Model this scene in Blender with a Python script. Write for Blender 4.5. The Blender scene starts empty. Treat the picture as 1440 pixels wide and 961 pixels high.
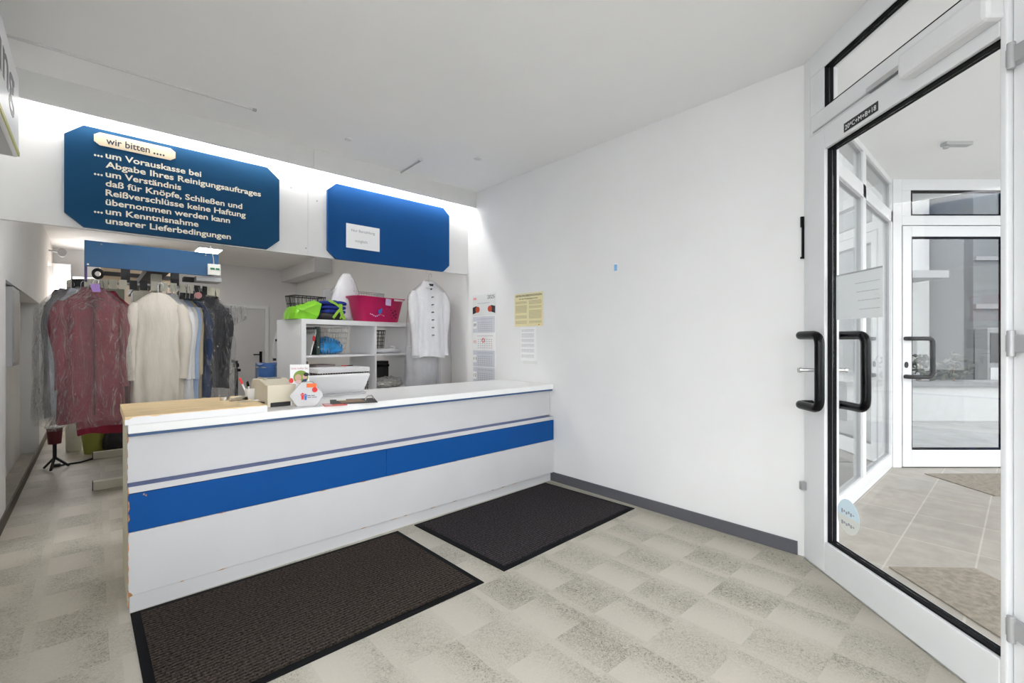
import bpy, bmesh, math, random
from mathutils import Vector, Matrix, noise
random.seed(7)
PI = math.pi
scn = bpy.context.scene
COL = scn.collection
rad = math.radians

# ------------------------------------------------------------------ materials
def _nt(name):
    m = bpy.data.materials.new(name); m.use_nodes = True
    nt = m.node_tree
    return m, nt, nt.nodes['Principled BSDF']

def mat(name, color, rough=.5, metal=0., noise_amt=0., noise_scale=8., bump=0., bump_scale=60., spec=.5, stretch=(1, 1, 1), coat=0.):
    m, nt, p = _nt(name)
    p.inputs['Roughness'].default_value = rough
    p.inputs['Metallic'].default_value = metal
    p.inputs['Specular IOR Level'].default_value = spec
    p.inputs['Coat Weight'].default_value = coat
    c = (*color, 1)
    p.inputs['Base Color'].default_value = c
    tc = nt.nodes.new('ShaderNodeTexCoord')
    mp = nt.nodes.new('ShaderNodeMapping'); mp.inputs['Scale'].default_value = stretch
    nt.links.new(tc.outputs['Object'], mp.inputs['Vector'])
    n = nt.nodes.new('ShaderNodeTexNoise'); n.inputs['Scale'].default_value = noise_scale; n.inputs['Detail'].default_value = 4
    nt.links.new(mp.outputs['Vector'], n.inputs['Vector'])
    a = max(noise_amt, .012)
    r = nt.nodes.new('ShaderNodeValToRGB')
    r.color_ramp.elements[0].position = .3; r.color_ramp.elements[1].position = .7
    r.color_ramp.elements[0].color = (*[max(0, v * (1 - a)) for v in color], 1)
    r.color_ramp.elements[1].color = (*[min(1, v * (1 + a)) for v in color], 1)
    nt.links.new(n.outputs['Fac'], r.inputs['Fac'])
    nt.links.new(r.outputs['Color'], p.inputs['Base Color'])
    if bump:
        n2 = nt.nodes.new('ShaderNodeTexNoise'); n2.inputs['Scale'].default_value = bump_scale; n2.inputs['Detail'].default_value = 5
        nt.links.new(mp.outputs['Vector'], n2.inputs['Vector'])
        b = nt.nodes.new('ShaderNodeBump'); b.inputs['Strength'].default_value = bump; b.inputs['Distance'].default_value = .02
        nt.links.new(n2.outputs['Fac'], b.inputs['Height'])
        nt.links.new(b.outputs['Normal'], p.inputs['Normal'])
    return m

def emis(name, color, strength):
    m, nt, p = _nt(name)
    p.inputs['Base Color'].default_value = (*color, 1)
    p.inputs['Emission Color'].default_value = (*color, 1)
    p.inputs['Emission Strength'].default_value = strength
    return m

def sheet_mat(name, color, tr_w=.45):
    m, nt, p = _nt(name)
    p.inputs['Base Color'].default_value = (*color, 1); p.inputs['Roughness'].default_value = .8
    out = nt.nodes['Material Output']; tl = nt.nodes.new('ShaderNodeBsdfTranslucent'); tl.inputs['Color'].default_value = (*color, 1)
    mx = nt.nodes.new('ShaderNodeMixShader'); mx.inputs[0].default_value = tr_w
    nt.links.new(p.outputs[0], mx.inputs[1]); nt.links.new(tl.outputs[0], mx.inputs[2]); nt.links.new(mx.outputs[0], out.inputs['Surface'])
    return m

def math_node(nt, op, a, b=None, clamp=False):
    n = nt.nodes.new('ShaderNodeMath'); n.operation = op; n.use_clamp = clamp
    for i, v in enumerate((a, b)):
        if v is None: continue
        if isinstance(v, (int, float)): n.inputs[i].default_value = v
        else: nt.links.new(v, n.inputs[i])
    return n.outputs[0]

def schlick(nt, f0, normal=None):
    lw_ = nt.nodes.new('ShaderNodeLayerWeight'); lw_.inputs['Blend'].default_value = .5
    if normal is not None: nt.links.new(normal, lw_.inputs['Normal'])
    p5 = math_node(nt, 'POWER', lw_.outputs['Facing'], 5.0)
    return math_node(nt, 'ADD', math_node(nt, 'MULTIPLY', p5, 1 - f0), f0, clamp=True)

def glass_mat(name, tint=(.965, .975, .975), refl=.04):
    m, nt, p = _nt(name); nt.nodes.remove(p)
    out = nt.nodes['Material Output']
    tr = nt.nodes.new('ShaderNodeBsdfTransparent'); tr.inputs['Color'].default_value = (*tint, 1)
    gl = nt.nodes.new('ShaderNodeBsdfGlossy'); gl.inputs['Roughness'].default_value = 0.0
    fr = schlick(nt, refl)
    mx = nt.nodes.new('ShaderNodeMixShader')
    nt.links.new(fr, mx.inputs[0]); nt.links.new(tr.outputs[0], mx.inputs[1]); nt.links.new(gl.outputs[0], mx.inputs[2])
    nt.links.new(mx.outputs[0], out.inputs['Surface'])
    return m

def film_mat(name, haze=.035, tint=(.985, .985, .99), gain=1.5, bump=1.0, rough=.12):
    m, nt, p = _nt(name); nt.nodes.remove(p)
    out = nt.nodes['Material Output']
    tc = nt.nodes.new('ShaderNodeTexCoord')
    mp = nt.nodes.new('ShaderNodeMapping'); mp.inputs['Scale'].default_value = (8, 8, 2.6); mp.inputs['Rotation'].default_value = (0, .45, 0)
    nt.links.new(tc.outputs['Object'], mp.inputs['Vector'])
    n = nt.nodes.new('ShaderNodeTexNoise'); n.inputs['Scale'].default_value = 1.5; n.inputs['Detail'].default_value = 4; n.inputs['Distortion'].default_value = 2.2
    nt.links.new(mp.outputs['Vector'], n.inputs['Vector'])
    bp = nt.nodes.new('ShaderNodeBump'); bp.inputs['Strength'].default_value = bump; bp.inputs['Distance'].default_value = .14
    nt.links.new(n.outputs['Fac'], bp.inputs['Height'])
    tr = nt.nodes.new('ShaderNodeBsdfTransparent'); tr.inputs['Color'].default_value = (*tint, 1)
    gl = nt.nodes.new('ShaderNodeBsdfGlossy'); gl.inputs['Roughness'].default_value = rough
    nt.links.new(bp.outputs['Normal'], gl.inputs['Normal'])
    df = nt.nodes.new('ShaderNodeBsdfDiffuse'); df.inputs['Color'].default_value = (.8, .8, .82, 1)
    mx = nt.nodes.new('ShaderNodeMixShader'); mx2 = nt.nodes.new('ShaderNodeMixShader')
    fr = schlick(nt, .05, bp.outputs['Normal'])
    mul = nt.nodes.new('ShaderNodeMath'); mul.operation = 'MULTIPLY'; mul.inputs[1].default_value = gain; mul.use_clamp = True
    nt.links.new(fr, mul.inputs[0])
    mx.inputs[0].default_value = haze
    nt.links.new(tr.outputs[0], mx.inputs[1]); nt.links.new(df.outputs[0], mx.inputs[2])
    nt.links.new(mul.outputs[0], mx2.inputs[0])
    nt.links.new(mx.outputs[0], mx2.inputs[1]); nt.links.new(gl.outputs[0], mx2.inputs[2])
    nt.links.new(mx2.outputs[0], out.inputs['Surface'])
    return m

def floor_mat():
    m, nt, p = _nt('patchwork vinyl')
    tc = nt.nodes.new('ShaderNodeTexCoord')
    sx = nt.nodes.new('ShaderNodeSeparateXYZ'); nt.links.new(tc.outputs['Object'], sx.inputs[0])
    M = lambda *a, **k: math_node(nt, *a, **k)
    u = M('DIVIDE', M('SUBTRACT', sx.outputs[0], 1.776 - .281 * 20), .281)
    v = M('DIVIDE', M('SUBTRACT', sx.outputs[1], 1.378 - .281 * 20), .281)
    iu = M('FLOOR', u); fu = M('FRACT', u); iv = M('FLOOR', v); fv = M('FRACT', v)
    cb = nt.nodes.new('ShaderNodeCombineXYZ'); nt.links.new(iu, cb.inputs[0]); nt.links.new(iv, cb.inputs[1])
    wn = nt.nodes.new('ShaderNodeTexWhiteNoise'); wn.noise_dimensions = '2D'; nt.links.new(cb.outputs[0], wn.inputs['Vector'])
    rnd = wn.outputs['Value']
    odd = M('MULTIPLY', M('FRACT', M('MULTIPLY', M('ADD', iu, iv), .5)), 2.0)      # checkerboard of two printed blocks
    fa = M('ADD', .36, M('MULTIPLY', M('POWER', M('ABSOLUTE', M('SUBTRACT', fu, .45)), 2.0), .9))
    ss = nt.nodes.new('ShaderNodeMapRange'); ss.interpolation_type = 'SMOOTHSTEP'
    ss.inputs['From Min'].default_value = .10; ss.inputs['From Max'].default_value = .80; ss.inputs['To Min'].default_value = .86; ss.inputs['To Max'].default_value = .40
    nt.links.new(fu, ss.inputs['Value'])
    ed = M('MULTIPLY', M('GREATER_THAN', fu, .86), .22)
    fb = M('ADD', ss.outputs[0], ed)
    base = M('ADD', M('ADD', M('MULTIPLY', odd, fb), M('MULTIPLY', M('SUBTRACT', 1.0, odd), fa)), M('MULTIPLY', M('SUBTRACT', rnd, .5), .16))
    mp = nt.nodes.new('ShaderNodeMapping'); mp.inputs['Scale'].default_value = (1, 1, 1)
    nt.links.new(tc.outputs['Object'], mp.inputs['Vector'])
    n = nt.nodes.new('ShaderNodeTexNoise'); n.inputs['Scale'].default_value = 52; n.inputs['Detail'].default_value = 6; n.inputs['Roughness'].default_value = .75; n.inputs['Distortion'].default_value = 2.4
    nt.links.new(mp.outputs['Vector'], n.inputs['Vector'])
    n2 = nt.nodes.new('ShaderNodeTexNoise'); n2.inputs['Scale'].default_value = 5; n2.inputs['Detail'].default_value = 5
    nt.links.new(tc.outputs['Object'], n2.inputs['Vector'])
    sc = M('MULTIPLY', M('SUBTRACT', n.outputs['Fac'], .5), M('ADD', .75, M('MULTIPLY', M('SUBTRACT', 1.0, base), 2.8)))
    val = M('ADD', M('ADD', base, sc), M('MULTIPLY', M('SUBTRACT', n2.outputs['Fac'], .5), .30))
    r = nt.nodes.new('ShaderNodeValToRGB')
    e = r.color_ramp.elements
    e[0].position = 0.0; e[0].color = (.15, .14, .113, 1)
    e[1].position = 1.0; e[1].color = (.52, .48, .41, 1)
    k = e.new(.35); k.color = (.39, .365, .30, 1)
    k = e.new(.65); k.color = (.47, .44, .375, 1)
    nt.links.new(val, r.inputs['Fac'])
    nt.links.new(r.outputs['Color'], p.inputs['Base Color'])
    p.inputs['Roughness'].default_value = .42
    p.inputs['Specular IOR Level'].default_value = .35
    b = nt.nodes.new('ShaderNodeBump'); b.inputs['Strength'].default_value = .12; b.inputs['Distance'].default_value = .004
    nt.links.new(n.outputs['Fac'], b.inputs['Height']); nt.links.new(b.outputs['Normal'], p.inputs['Normal'])
    return m

def tile_mat():
    m, nt, p = _nt('stone tiles')
    tc = nt.nodes.new('ShaderNodeTexCoord')
    br = nt.nodes.new('ShaderNodeTexBrick'); br.offset = 0; br.squash = 1
    br.inputs['Scale'].default_value = 1; br.inputs['Brick Width'].default_value = .60; br.inputs['Row Height'].default_value = .36
    br.inputs['Mortar Size'].default_value = .005
    br.inputs['Color1'].default_value = (.43, .40, .36, 1); br.inputs['Color2'].default_value = (.39, .365, .33, 1); br.inputs['Mortar'].default_value = (.55, .52, .48, 1)
    mp = nt.nodes.new('ShaderNodeMapping'); mp.inputs['Location'].default_value = (.2, .17, 0)
    nt.links.new(tc.outputs['Object'], mp.inputs['Vector']); nt.links.new(mp.outputs[0], br.inputs['Vector'])
    n = nt.nodes.new('ShaderNodeTexNoise'); n.inputs['Scale'].default_value = 7; n.inputs['Detail'].default_value = 8; n.inputs['Roughness'].default_value = .65
    nt.links.new(tc.outputs['Object'], n.inputs['Vector'])
    r = nt.nodes.new('ShaderNodeValToRGB'); r.color_ramp.elements[0].color = (.5, .49, .47, 1); r.color_ramp.elements[1].color = (1.15, 1.12, 1.08, 1)
    nt.links.new(n.outputs['Fac'], r.inputs['Fac'])
    mx = nt.nodes.new('ShaderNodeMix'); mx.data_type = 'RGBA'; mx.blend_type = 'MULTIPLY'; mx.inputs[0].default_value = 1
    nt.links.new(br.outputs['Color'], mx.inputs[6]); nt.links.new(r.outputs['Color'], mx.inputs[7])
    nt.links.new(mx.outputs[2], p.inputs['Base Color'])
    p.inputs['Roughness'].default_value = .45
    return m

def mat_pile(name, dark, light):
    m, nt, p = _nt(name)
    tc = nt.nodes.new('ShaderNodeTexCoord')
    w = nt.nodes.new('ShaderNodeTexWave'); w.wave_type = 'BANDS'; w.bands_direction = 'Y'
    w.inputs['Scale'].default_value = 16; w.inputs['Distortion'].default_value = 1.2; w.inputs['Detail'].default_value = 2; w.inputs['Detail Scale'].default_value = 6
    nt.links.new(tc.outputs['Object'], w.inputs['Vector'])
    n = nt.nodes.new('ShaderNodeTexNoise'); n.inputs['Scale'].default_value = 85; n.inputs['Detail'].default_value = 4; n.inputs['Roughness'].default_value = .8
    nt.links.new(tc.outputs['Object'], n.inputs['Vector'])
    v = math_node(nt, 'ADD', math_node(nt, 'MULTIPLY', w.outputs['Fac'], .14), math_node(nt, 'MULTIPLY', n.outputs['Fac'], .95))
    r = nt.nodes.new('ShaderNodeValToRGB')
    r.color_ramp.elements[0].position = .42; r.color_ramp.elements[0].color = (*dark, 1)
    r.color_ramp.elements[1].position = .95; r.color_ramp.elements[1].color = (*light, 1)
    nt.links.new(v, r.inputs['Fac']); nt.links.new(r.outputs['Color'], p.inputs['Base Color'])
    p.inputs['Roughness'].default_value = .95; p.inputs['Specular IOR Level'].default_value = .1
    b = nt.nodes.new('ShaderNodeBump'); b.inputs['Strength'].default_value = .8; b.inputs['Distance'].default_value = .01
    nt.links.new(v, b.inputs['Height']); nt.links.new(b.outputs['Normal'], p.inputs['Normal'])
    return m

WALL = mat('white wall paint', (.80, .80, .80), .75, noise_amt=.015, noise_scale=3, bump=.04, bump_scale=220)
WALLB = mat('grey white wall paint of the back room', (.70, .70, .71), .8, noise_amt=.03, noise_scale=2, bump=.04, bump_scale=220)
CEIL = mat('white ceiling paint', (.88, .88, .88), .85, noise_amt=.012, noise_scale=2, bump=.03, bump_scale=200)
PANEL = mat('white bulkhead laminate', (.70, .70, .695), .5, noise_amt=.015)
PVC = mat('white door plastic', (.76, .77, .78), .28, noise_amt=.01)
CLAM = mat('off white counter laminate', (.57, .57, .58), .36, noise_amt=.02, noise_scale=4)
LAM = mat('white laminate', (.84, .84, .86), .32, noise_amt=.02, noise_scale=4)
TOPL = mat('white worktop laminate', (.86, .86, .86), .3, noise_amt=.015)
BLUE = mat('blue laminate', (.002, .068, .27), .45, spec=.15, noise_amt=.06, noise_scale=2)
BLUES = mat('blue stripe edging', (.03, .085, .21), .4, noise_amt=.05)
BLUEL = mat('slate blue ledge', (.09, .125, .27), .4, noise_amt=.05)
SIGNT = mat('petrol blue sign board', (.004, .050, .125), .55, spec=.15, noise_amt=.06, noise_scale=2)
SIGNB = mat('cobalt blue sign board', (.003, .062, .22), .55, spec=.15, noise_amt=.06, noise_scale=2)
CREAM = mat('cream sign lettering', (.86, .80, .66), .5)
CREAMP = mat('cream sign plate', (.74, .63, .45), .5)
NAVYT = mat('dark navy print', (.02, .025, .05), .5)
INK = mat('black print', (.03, .03, .035), .6)
GREYINK = mat('grey print', (.33, .33, .36), .7)
OLIVE = mat('olive grey print', (.50, .45, .27), .7)
PALEINK = mat('pale grey print', (.55, .55, .56), .7)
REDINK = mat('red print', (.65, .04, .05), .6)
CHIP = mat('raw chipboard', (.42, .22, .10), .9, noise_amt=.4, noise_scale=60)
BEECH = mat('worn beech board', (.80, .60, .33), .5, noise_amt=.16, noise_scale=9, stretch=(1, 7, 7))
CREAME = mat('cream end panel', (.62, .58, .44), .5, noise_amt=.05)
BLACKP = mat('black plastic', (.004, .004, .005), .22, spec=.18)
BLACKG = mat('black rubber gasket', (.006, .006, .007), .7, spec=.12)
MATTEB = mat('matte black', (.02, .02, .022), .6)
STEEL = mat('brushed steel', (.62, .62, .62), .28, 1.0, noise_amt=.05)
CHROME = mat('wire chrome', (.55, .55, .56), .25, 1.0)
GREYM = mat('grey metal', (.42, .42, .43), .4, .3)
GREYP = mat('grey plastic', (.45, .45, .46), .45)
SKIRTR = mat('dark grey skirting', (.10, .10, .115), .5)
SKIRTL = mat('dark brown skirting', (.085, .07, .055), .6)
THINP = sheet_mat('thin white paper', (.84, .85, .85))
PAPER = mat('white paper', (.86, .86, .87), .75)
YPAPER = mat('yellow paper', (.80, .73, .44), .7)
GPAPER = mat('grey calendar paper', (.62, .64, .70), .75)
BEIGE = mat('beige printer plastic', (.66, .60, .47), .45, noise_amt=.03)
BEIGED = mat('dark beige plastic', (.50, .44, .33), .5)
CREAMM = mat('cream painted steel', (.66, .63, .52), .45, noise_amt=.05)
TANBOX = mat('tan machine casing', (.50, .40, .29), .6, noise_amt=.1)
FILM = film_mat('clear garment film', gain=1.15, rough=.10)
FILM2 = film_mat('milky garment film', .30, gain=.7, bump=.25)
FILM3 = film_mat('thin garment film', .03, gain=.9, bump=.22)
CLEAR = film_mat('clear collecting box plastic', .62, gain=.8, bump=.03)
GLASS = glass_mat('door glass')
BURG = mat('burgundy cloth', (.20, .028, .045), .8, noise_amt=.15, bump=.25, bump_scale=40)
REDC = mat('crimson cloth', (.28, .012, .04), .8, noise_amt=.1)
ECRU = mat('ecru cloth', (.66, .61, .54), .85, noise_amt=.06, bump=.2, bump_scale=30, stretch=(3, 3, .6))
WHITEC = mat('white cotton', (.80, .80, .83), .85, noise_amt=.04, bump=.2, bump_scale=25, stretch=(3, 3, .6))
LBLUE = mat('light blue cotton', (.36, .46, .66), .85, noise_amt=.06, bump=.2, bump_scale=25)
SAND = mat('sand cloth', (.50, .42, .28), .85, noise_amt=.08)
NAVY = mat('navy cloth', (.03, .055, .13), .85, noise_amt=.1)
CHAR = mat('charcoal cloth', (.035, .035, .042), .85, noise_amt=.15, bump=.25, bump_scale=40)
GREYC = mat('mid grey cloth', (.17, .165, .175), .85, noise_amt=.12)
LILAC = mat('lilac paper tag', (.33, .20, .52), .7)
MAGENTA = mat('magenta plastic', (.56, .008, .11), .4)
PINKP = mat('lilac pink paper', (.62, .48, .74), .7)
GREENB = mat('lime green bag', (.22, .58, .025), .3, noise_amt=.15, noise_scale=5)
GREENR = mat('lime ribbon', (.26, .50, .03), .5)
BLUET = mat('royal blue towelling', (.012, .03, .26), .95, noise_amt=.2, bump=.5, bump_scale=90)
CYANB = mat('sky blue plastic bag', (.02, .26, .62), .3, noise_amt=.3, noise_scale=14)
BINB = mat('blue waste sack', (.07, .19, .52), .32, noise_amt=.2, noise_scale=10)
ORANGE = mat('orange sticker', (.90, .16, .03), .5)
REDS = mat('red sticker', (.75, .03, .03), .5)
BLUEP = mat('blue print', (.03, .15, .50), .5)
SKINP = mat('printed skin tone', (.60, .38, .28), .7)
GREENP = mat('printed foliage green', (.22, .33, .06), .7)
VIOLP = mat('printed violet', (.34, .22, .50), .7)
PINKM = mat('printed pale pink', (.72, .50, .52), .7)
STICK = sheet_mat('pale blue sticker', (.72, .81, .86))
STICKH = sheet_mat('pale grey window sticker', (.76, .77, .74))
STICKG = mat('pale grey sticker', (.74, .75, .72), .5)
MINT = mat('green display', (.01, .16, .07), .4)
MATP = mat_pile('ribbed brown black mat pile', (.006, .005, .005), (.17, .132, .108))
MATP2 = mat_pile('ribbed blue black mat pile', (.006, .006, .008), (.14, .12, .122))
DOORMAT = mat('taupe doormat pile', (.25, .215, .17), .95, noise_amt=.25, noise_scale=30, bump=.4, bump_scale=120)
FLOOR = floor_mat()
TILES = tile_mat()
LED = emis('cove tube light', (1, .985, .96), 46)
LED2 = emis('added back room tube', (1, .985, .96), 52)
DIFF = emis('ceiling light diffuser', (1, .98, .95), 26)
FAC_L = mat('pale render', (.40, .40, .40), .8, noise_amt=.04)
FAC_D = mat('dark grey render', (.095, .10, .105), .8, noise_amt=.06)
FAC_M = mat('mid grey render', (.17, .17, .175), .8, noise_amt=.05)
PAVE = mat('grey paving', (.22, .22, .215), .85, noise_amt=.12, noise_scale=5)
LEAF = mat('dull green leaves', (.085, .095, .08), .8, noise_amt=.4, noise_scale=10)
LGREY = mat('light grey lightbox letters', (.17, .17, .18), .5)
LBOX = mat('white lightbox acrylic', (.86, .86, .87), .35)
BROWN = mat('brown cardboard', (.28, .19, .12), .8)
DRED = mat('dark red plastic', (.12, .008, .015), .5)

# ------------------------------------------------------------------ mesh helpers
class MB:
    def __init__(s): s.v = []; s.f = []
    def add(s, vs, fs):
        o = len(s.v); s.v += [tuple(p) for p in vs]; s.f += [tuple(i + o for i in f) for f in fs]; return s
    def box(s, x0, x1, y0, y1, z0, z1, M=None):
        vs = [(x, y, z) for z in (z0, z1) for y in (y0, y1) for x in (x0, x1)]
        if M is not None: vs = [M @ Vector(p) for p in vs]
        return s.add(vs, [(0, 2, 3, 1), (4, 5, 7, 6), (0, 1, 5, 4), (2, 6, 7, 3), (0, 4, 6, 2), (1, 3, 7, 5)])
    def prism(s, pts, y0, y1):          # polygon in x,z extruded along y
        n = len(pts)
        vs = [(x, y0, z) for x, z in pts] + [(x, y1, z) for x, z in pts]
        fs = [tuple(range(n)), tuple(range(2 * n - 1, n - 1, -1))] + [(i, (i + 1) % n, (i + 1) % n + n, i + n) for i in range(n)]
        return s.add(vs, fs)
    def prismz(s, pts, z0, z1):
        n = len(pts)
        vs = [(x, y, z0) for x, y in pts] + [(x, y, z1) for x, y in pts]
        fs = [tuple(range(n)), tuple(range(2 * n - 1, n - 1, -1))] + [(i, (i + 1) % n, (i + 1) % n + n, i + n) for i in range(n)]
        return s.add(vs, fs)
    def tube(s, path, r, n=8, closed=False):
        P = [Vector(p) for p in path]; L = len(P); rings = []
        up = None
        for i in range(L):
            a = P[i - 1] if (i > 0 or closed) else P[i]
            b = P[(i + 1) % L] if (i < L - 1 or closed) else P[i]
            t = (b - a).normalized()
            if up is None:
                up = Vector((0, 0, 1)) if abs(t.z) < .9 else Vector((1, 0, 0))
            x = up - t * up.dot(t)
            if x.length < 1e-5: x = t.orthogonal()
            x.normalize(); y = t.cross(x); up = x
            rr = r[i] if isinstance(r, (list, tuple)) else r
            rings.append([P[i] + (x * math.cos(2 * PI * k / n) + y * math.sin(2 * PI * k / n)) * rr for k in range(n)])
        return s.loft(rings, cap=not closed, wrap=closed)
    def loft(s, rings, cap=True, wrap=False, capb=None):
        n = len(rings[0]); L = len(rings); vs = [p for r in rings for p in r]; fs = []
        for i in range(L if wrap else L - 1):
            j = (i + 1) % L
            for k in range(n):
                fs.append((i * n + k, i * n + (k + 1) % n, j * n + (k + 1) % n, j * n + k))
        if cap:
            fs.append(tuple(range(n - 1, -1, -1)))
            if capb is not False: fs.append(tuple((L - 1) * n + k for k in range(n)))
        return s.add(vs, fs)
    def lathe(s, prof, n=24, c=(0, 0, 0)):
        rings = [[(c[0] + r * math.cos(2 * PI * k / n), c[1] + r * math.sin(2 * PI * k / n), c[2] + z) for k in range(n)] for r, z in prof]
        return s.loft(rings)
    def disc(s, cx, cz, rx, rz, y0, y1, n=24):
        return s.prism([(cx + rx * math.cos(2 * PI * k / n), cz + rz * math.sin(2 * PI * k / n)) for k in range(n)], y0, y1)
    def build(s, name, m, parent=None, smooth=False, bev=0., loc=None, rotz=0.):
        me = bpy.data.meshes.new(name)
        me.from_pydata(s.v, [], s.f)
        bm = bmesh.new(); bm.from_mesh(me)
        bmesh.ops.recalc_face_normals(bm, faces=bm.faces)
        if bev:
            es = [e for e in bm.edges if len(e.link_faces) == 2 and e.calc_face_angle(0) > .6]
            bmesh.ops.bevel(bm, geom=es, offset=bev, segments=2, affect='EDGES', profile=.5)
        bm.to_mesh(me); bm.free()
        if smooth:
            for p in me.polygons: p.use_smooth = True
            try: me.set_sharp_from_angle(angle=rad(50))
            except Exception: pass
        me.materials.append(m)
        o = bpy.data.objects.new(name, me); COL.objects.link(o)
        if parent is not None: o.parent = parent
        if loc is not None: o.location = loc
        if rotz: o.rotation_euler = (0, 0, rotz)
        return o

def tag(o, label, cat, group=None, kind=None):
    o['label'] = label; o['category'] = cat
    if group: o['group'] = group
    if kind: o['kind'] = kind
    return o

def thing(name, label, cat, loc=(0, 0, 0), rotz=0., group=None, kind=None):
    o = bpy.data.objects.new(name, None); COL.objects.link(o)
    o.empty_display_size = .05
    o.location = loc; o.rotation_euler = (0, 0, rotz)
    return tag(o, label, cat, group, kind)

def lettering(name, lines, m, parent, y=-.001, thick=.0012, bold=0., shear=0.):
    if len(lines) > 1: return [lettering(name, [l_], m, parent, y, thick, bold, shear) for l_ in lines]
    """lines: (text, x, z_baseline, cap_height, width or None, align) in the parent's frame, facing -y; one mesh"""
    mb = MB()
    for t in lines:
        body, x, z, h, w, al = t[:6]
        rot = t[6] if len(t) > 6 else 0
        cu = bpy.data.curves.new('tmp', 'FONT'); cu.body = body; cu.size = 1; cu.offset = bold; cu.extrude = 0.5; cu.resolution_u = 3; cu.shear = shear
        ob = bpy.data.objects.new('tmp', cu); COL.objects.link(ob)
        bpy.context.view_layer.update()
        me = bpy.data.meshes.new_from_object(ob.evaluated_get(bpy.context.evaluated_depsgraph_get()))
        bpy.data.objects.remove(ob); bpy.data.curves.remove(cu)
        vs = [v.co.copy() for v in me.vertices]; fs = [tuple(p.vertices) for p in me.polygons]
        bpy.data.meshes.remove(me)
        if not vs: continue
        x0 = min(v.x for v in vs); x1 = max(v.x for v in vs)
        sy = h / .729; sx = (w / (x1 - x0)) if w else sy
        W = (x1 - x0) * sx
        ox = {'l': 0, 'c': -W / 2, 'r': -W}[al]
        out = []
        for v in vs:
            a = (v.x - x0) * sx + ox; b = v.y * sy
            if rot: a, b = a * math.cos(rot) - b * math.sin(rot), a * math.sin(rot) + b * math.cos(rot)
            out.append((x + a, y - v.z * thick, z + b))
        mb.add(out, fs)
    return mb.build(name, m, parent)

def bars(mb, x0, x1, z0, z1, pitch, y=-.001, fill=.5, jitter=.25):
    z = z1
    while z - pitch > z0:
        x = x0
        while x < x1 - .004:
            w = random.uniform(.012, .035); xe = min(x + w, x1 - random.random() * .004)
            mb.box(x, xe, y - .0004, y, z - pitch * fill, z)
            x = xe + .004
        z -= pitch
    return mb

def superell(a, b, n, e=2.4, ph=0):
    out = []
    for k in range(n):
        t = 2 * PI * k / n + ph; c, s_ = math.cos(t), math.sin(t)
        out.append((a * math.copysign(abs(c) ** (2 / e), c), b * math.copysign(abs(s_) ** (2 / e), s_)))
    return out

def blob(mb, c, r, amp=.15, sc=3., n=24, m=16, seed=0., flat=None, ridge=False):
    rings = []
    for i in range(1, m):
        th = PI * i / m; ring = []
        for k in range(n):
            ph = 2 * PI * k / n
            d = Vector((math.sin(th) * math.cos(ph), math.sin(th) * math.sin(ph), math.cos(th)))
            nz = noise.noise(d * sc + Vector((seed, seed * 2, 3)))
            nz += .5 * noise.noise(d * sc * 2.3 + Vector((seed, 7, seed)))
            if ridge: nz = (1 - abs(nz) * 2) * .6
            q = 1 + amp * nz
            p = [c[j] + d[j] * r[j] * q for j in range(3)]
            if flat is not None and p[2] < flat: p[2] = flat
            ring.append(p)
        rings.append(ring)
    mb.loft(rings)
    return mb

# =================================================================== SETTING
H = 2.975
def struct(name, mb, m, label, cat, **k):
    o = mb.build(name, m, **k); tag(o, label, cat, kind='structure'); return o

struct('floor', MB().prismz([(-.62, -1.75), (.86, -1.75), (3.22, .90), (3.34, .90), (3.34, 10.45), (-.62, 10.45)], -.12, 0), FLOOR, 'grey beige patchwork vinyl floor of the shop', 'floor')
# right wall, left wall with recess and window, back walls
struct('wall_right', MB().box(3.19, 3.36, .89, 10.45, 0, H), WALL, 'plain white wall beside the glass door', 'wall')
XL = -.47
lw = MB()
lw.box(XL - .16, XL, -1.75, -1.45, 0, H); lw.box(XL - .16, XL, -1.45, 1.65, 0, .3); lw.box(XL - .16, XL, -1.45, 1.65, 2.72, H)
lw.box(XL - .16, XL, 1.65, 4.95, 0, H)
lw.box(XL - .16, XL, 4.95, 7.76, 1.75, H)
lw.box(XL - .16, XL, 7.76, 9.15, 0, H)
lw.box(XL - .16, XL, 9.15, 9.95, 0, .9); lw.box(XL - .16, XL, 9.15, 9.95, 2.45, H)
lw.box(XL - .16, XL, 9.95, 10.45, 0, H)
lw.box(XL - .22, XL - .15, 4.85, 7.86, 0, 1.9)
struct('wall_left', lw, WALL, 'white wall with a tall recess beside the garment rail', 'wall')
struct('wall_back', MB().box(XL - .16, 3.36, 10.3, 10.45, 0, H), WALLB, 'grey white end wall of the back room', 'wall')
struct('ceiling', MB().box(XL - .2, 3.36, -1.75, 4.33, H, H + .12).prismz([(3.36, 1.1), (7.3, 1.1), (7.3, -1.75), (3.36, -1.75)], H, H + .12).box(XL - .2, 3.36, 4.3, 10.45, 2.78, 2.9).box(XL - .2, 3.36, 4.33, 10.45, 2.9, H + .12), CEIL, 'plain white ceiling of the shop', 'ceiling')
struct('trim_1', MB().box(2.885, 3.19, 8.37, 10.3, 2.53, 2.78), WALLB, 'boxed in soffit along the ceiling of the back room', 'soffit')
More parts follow.
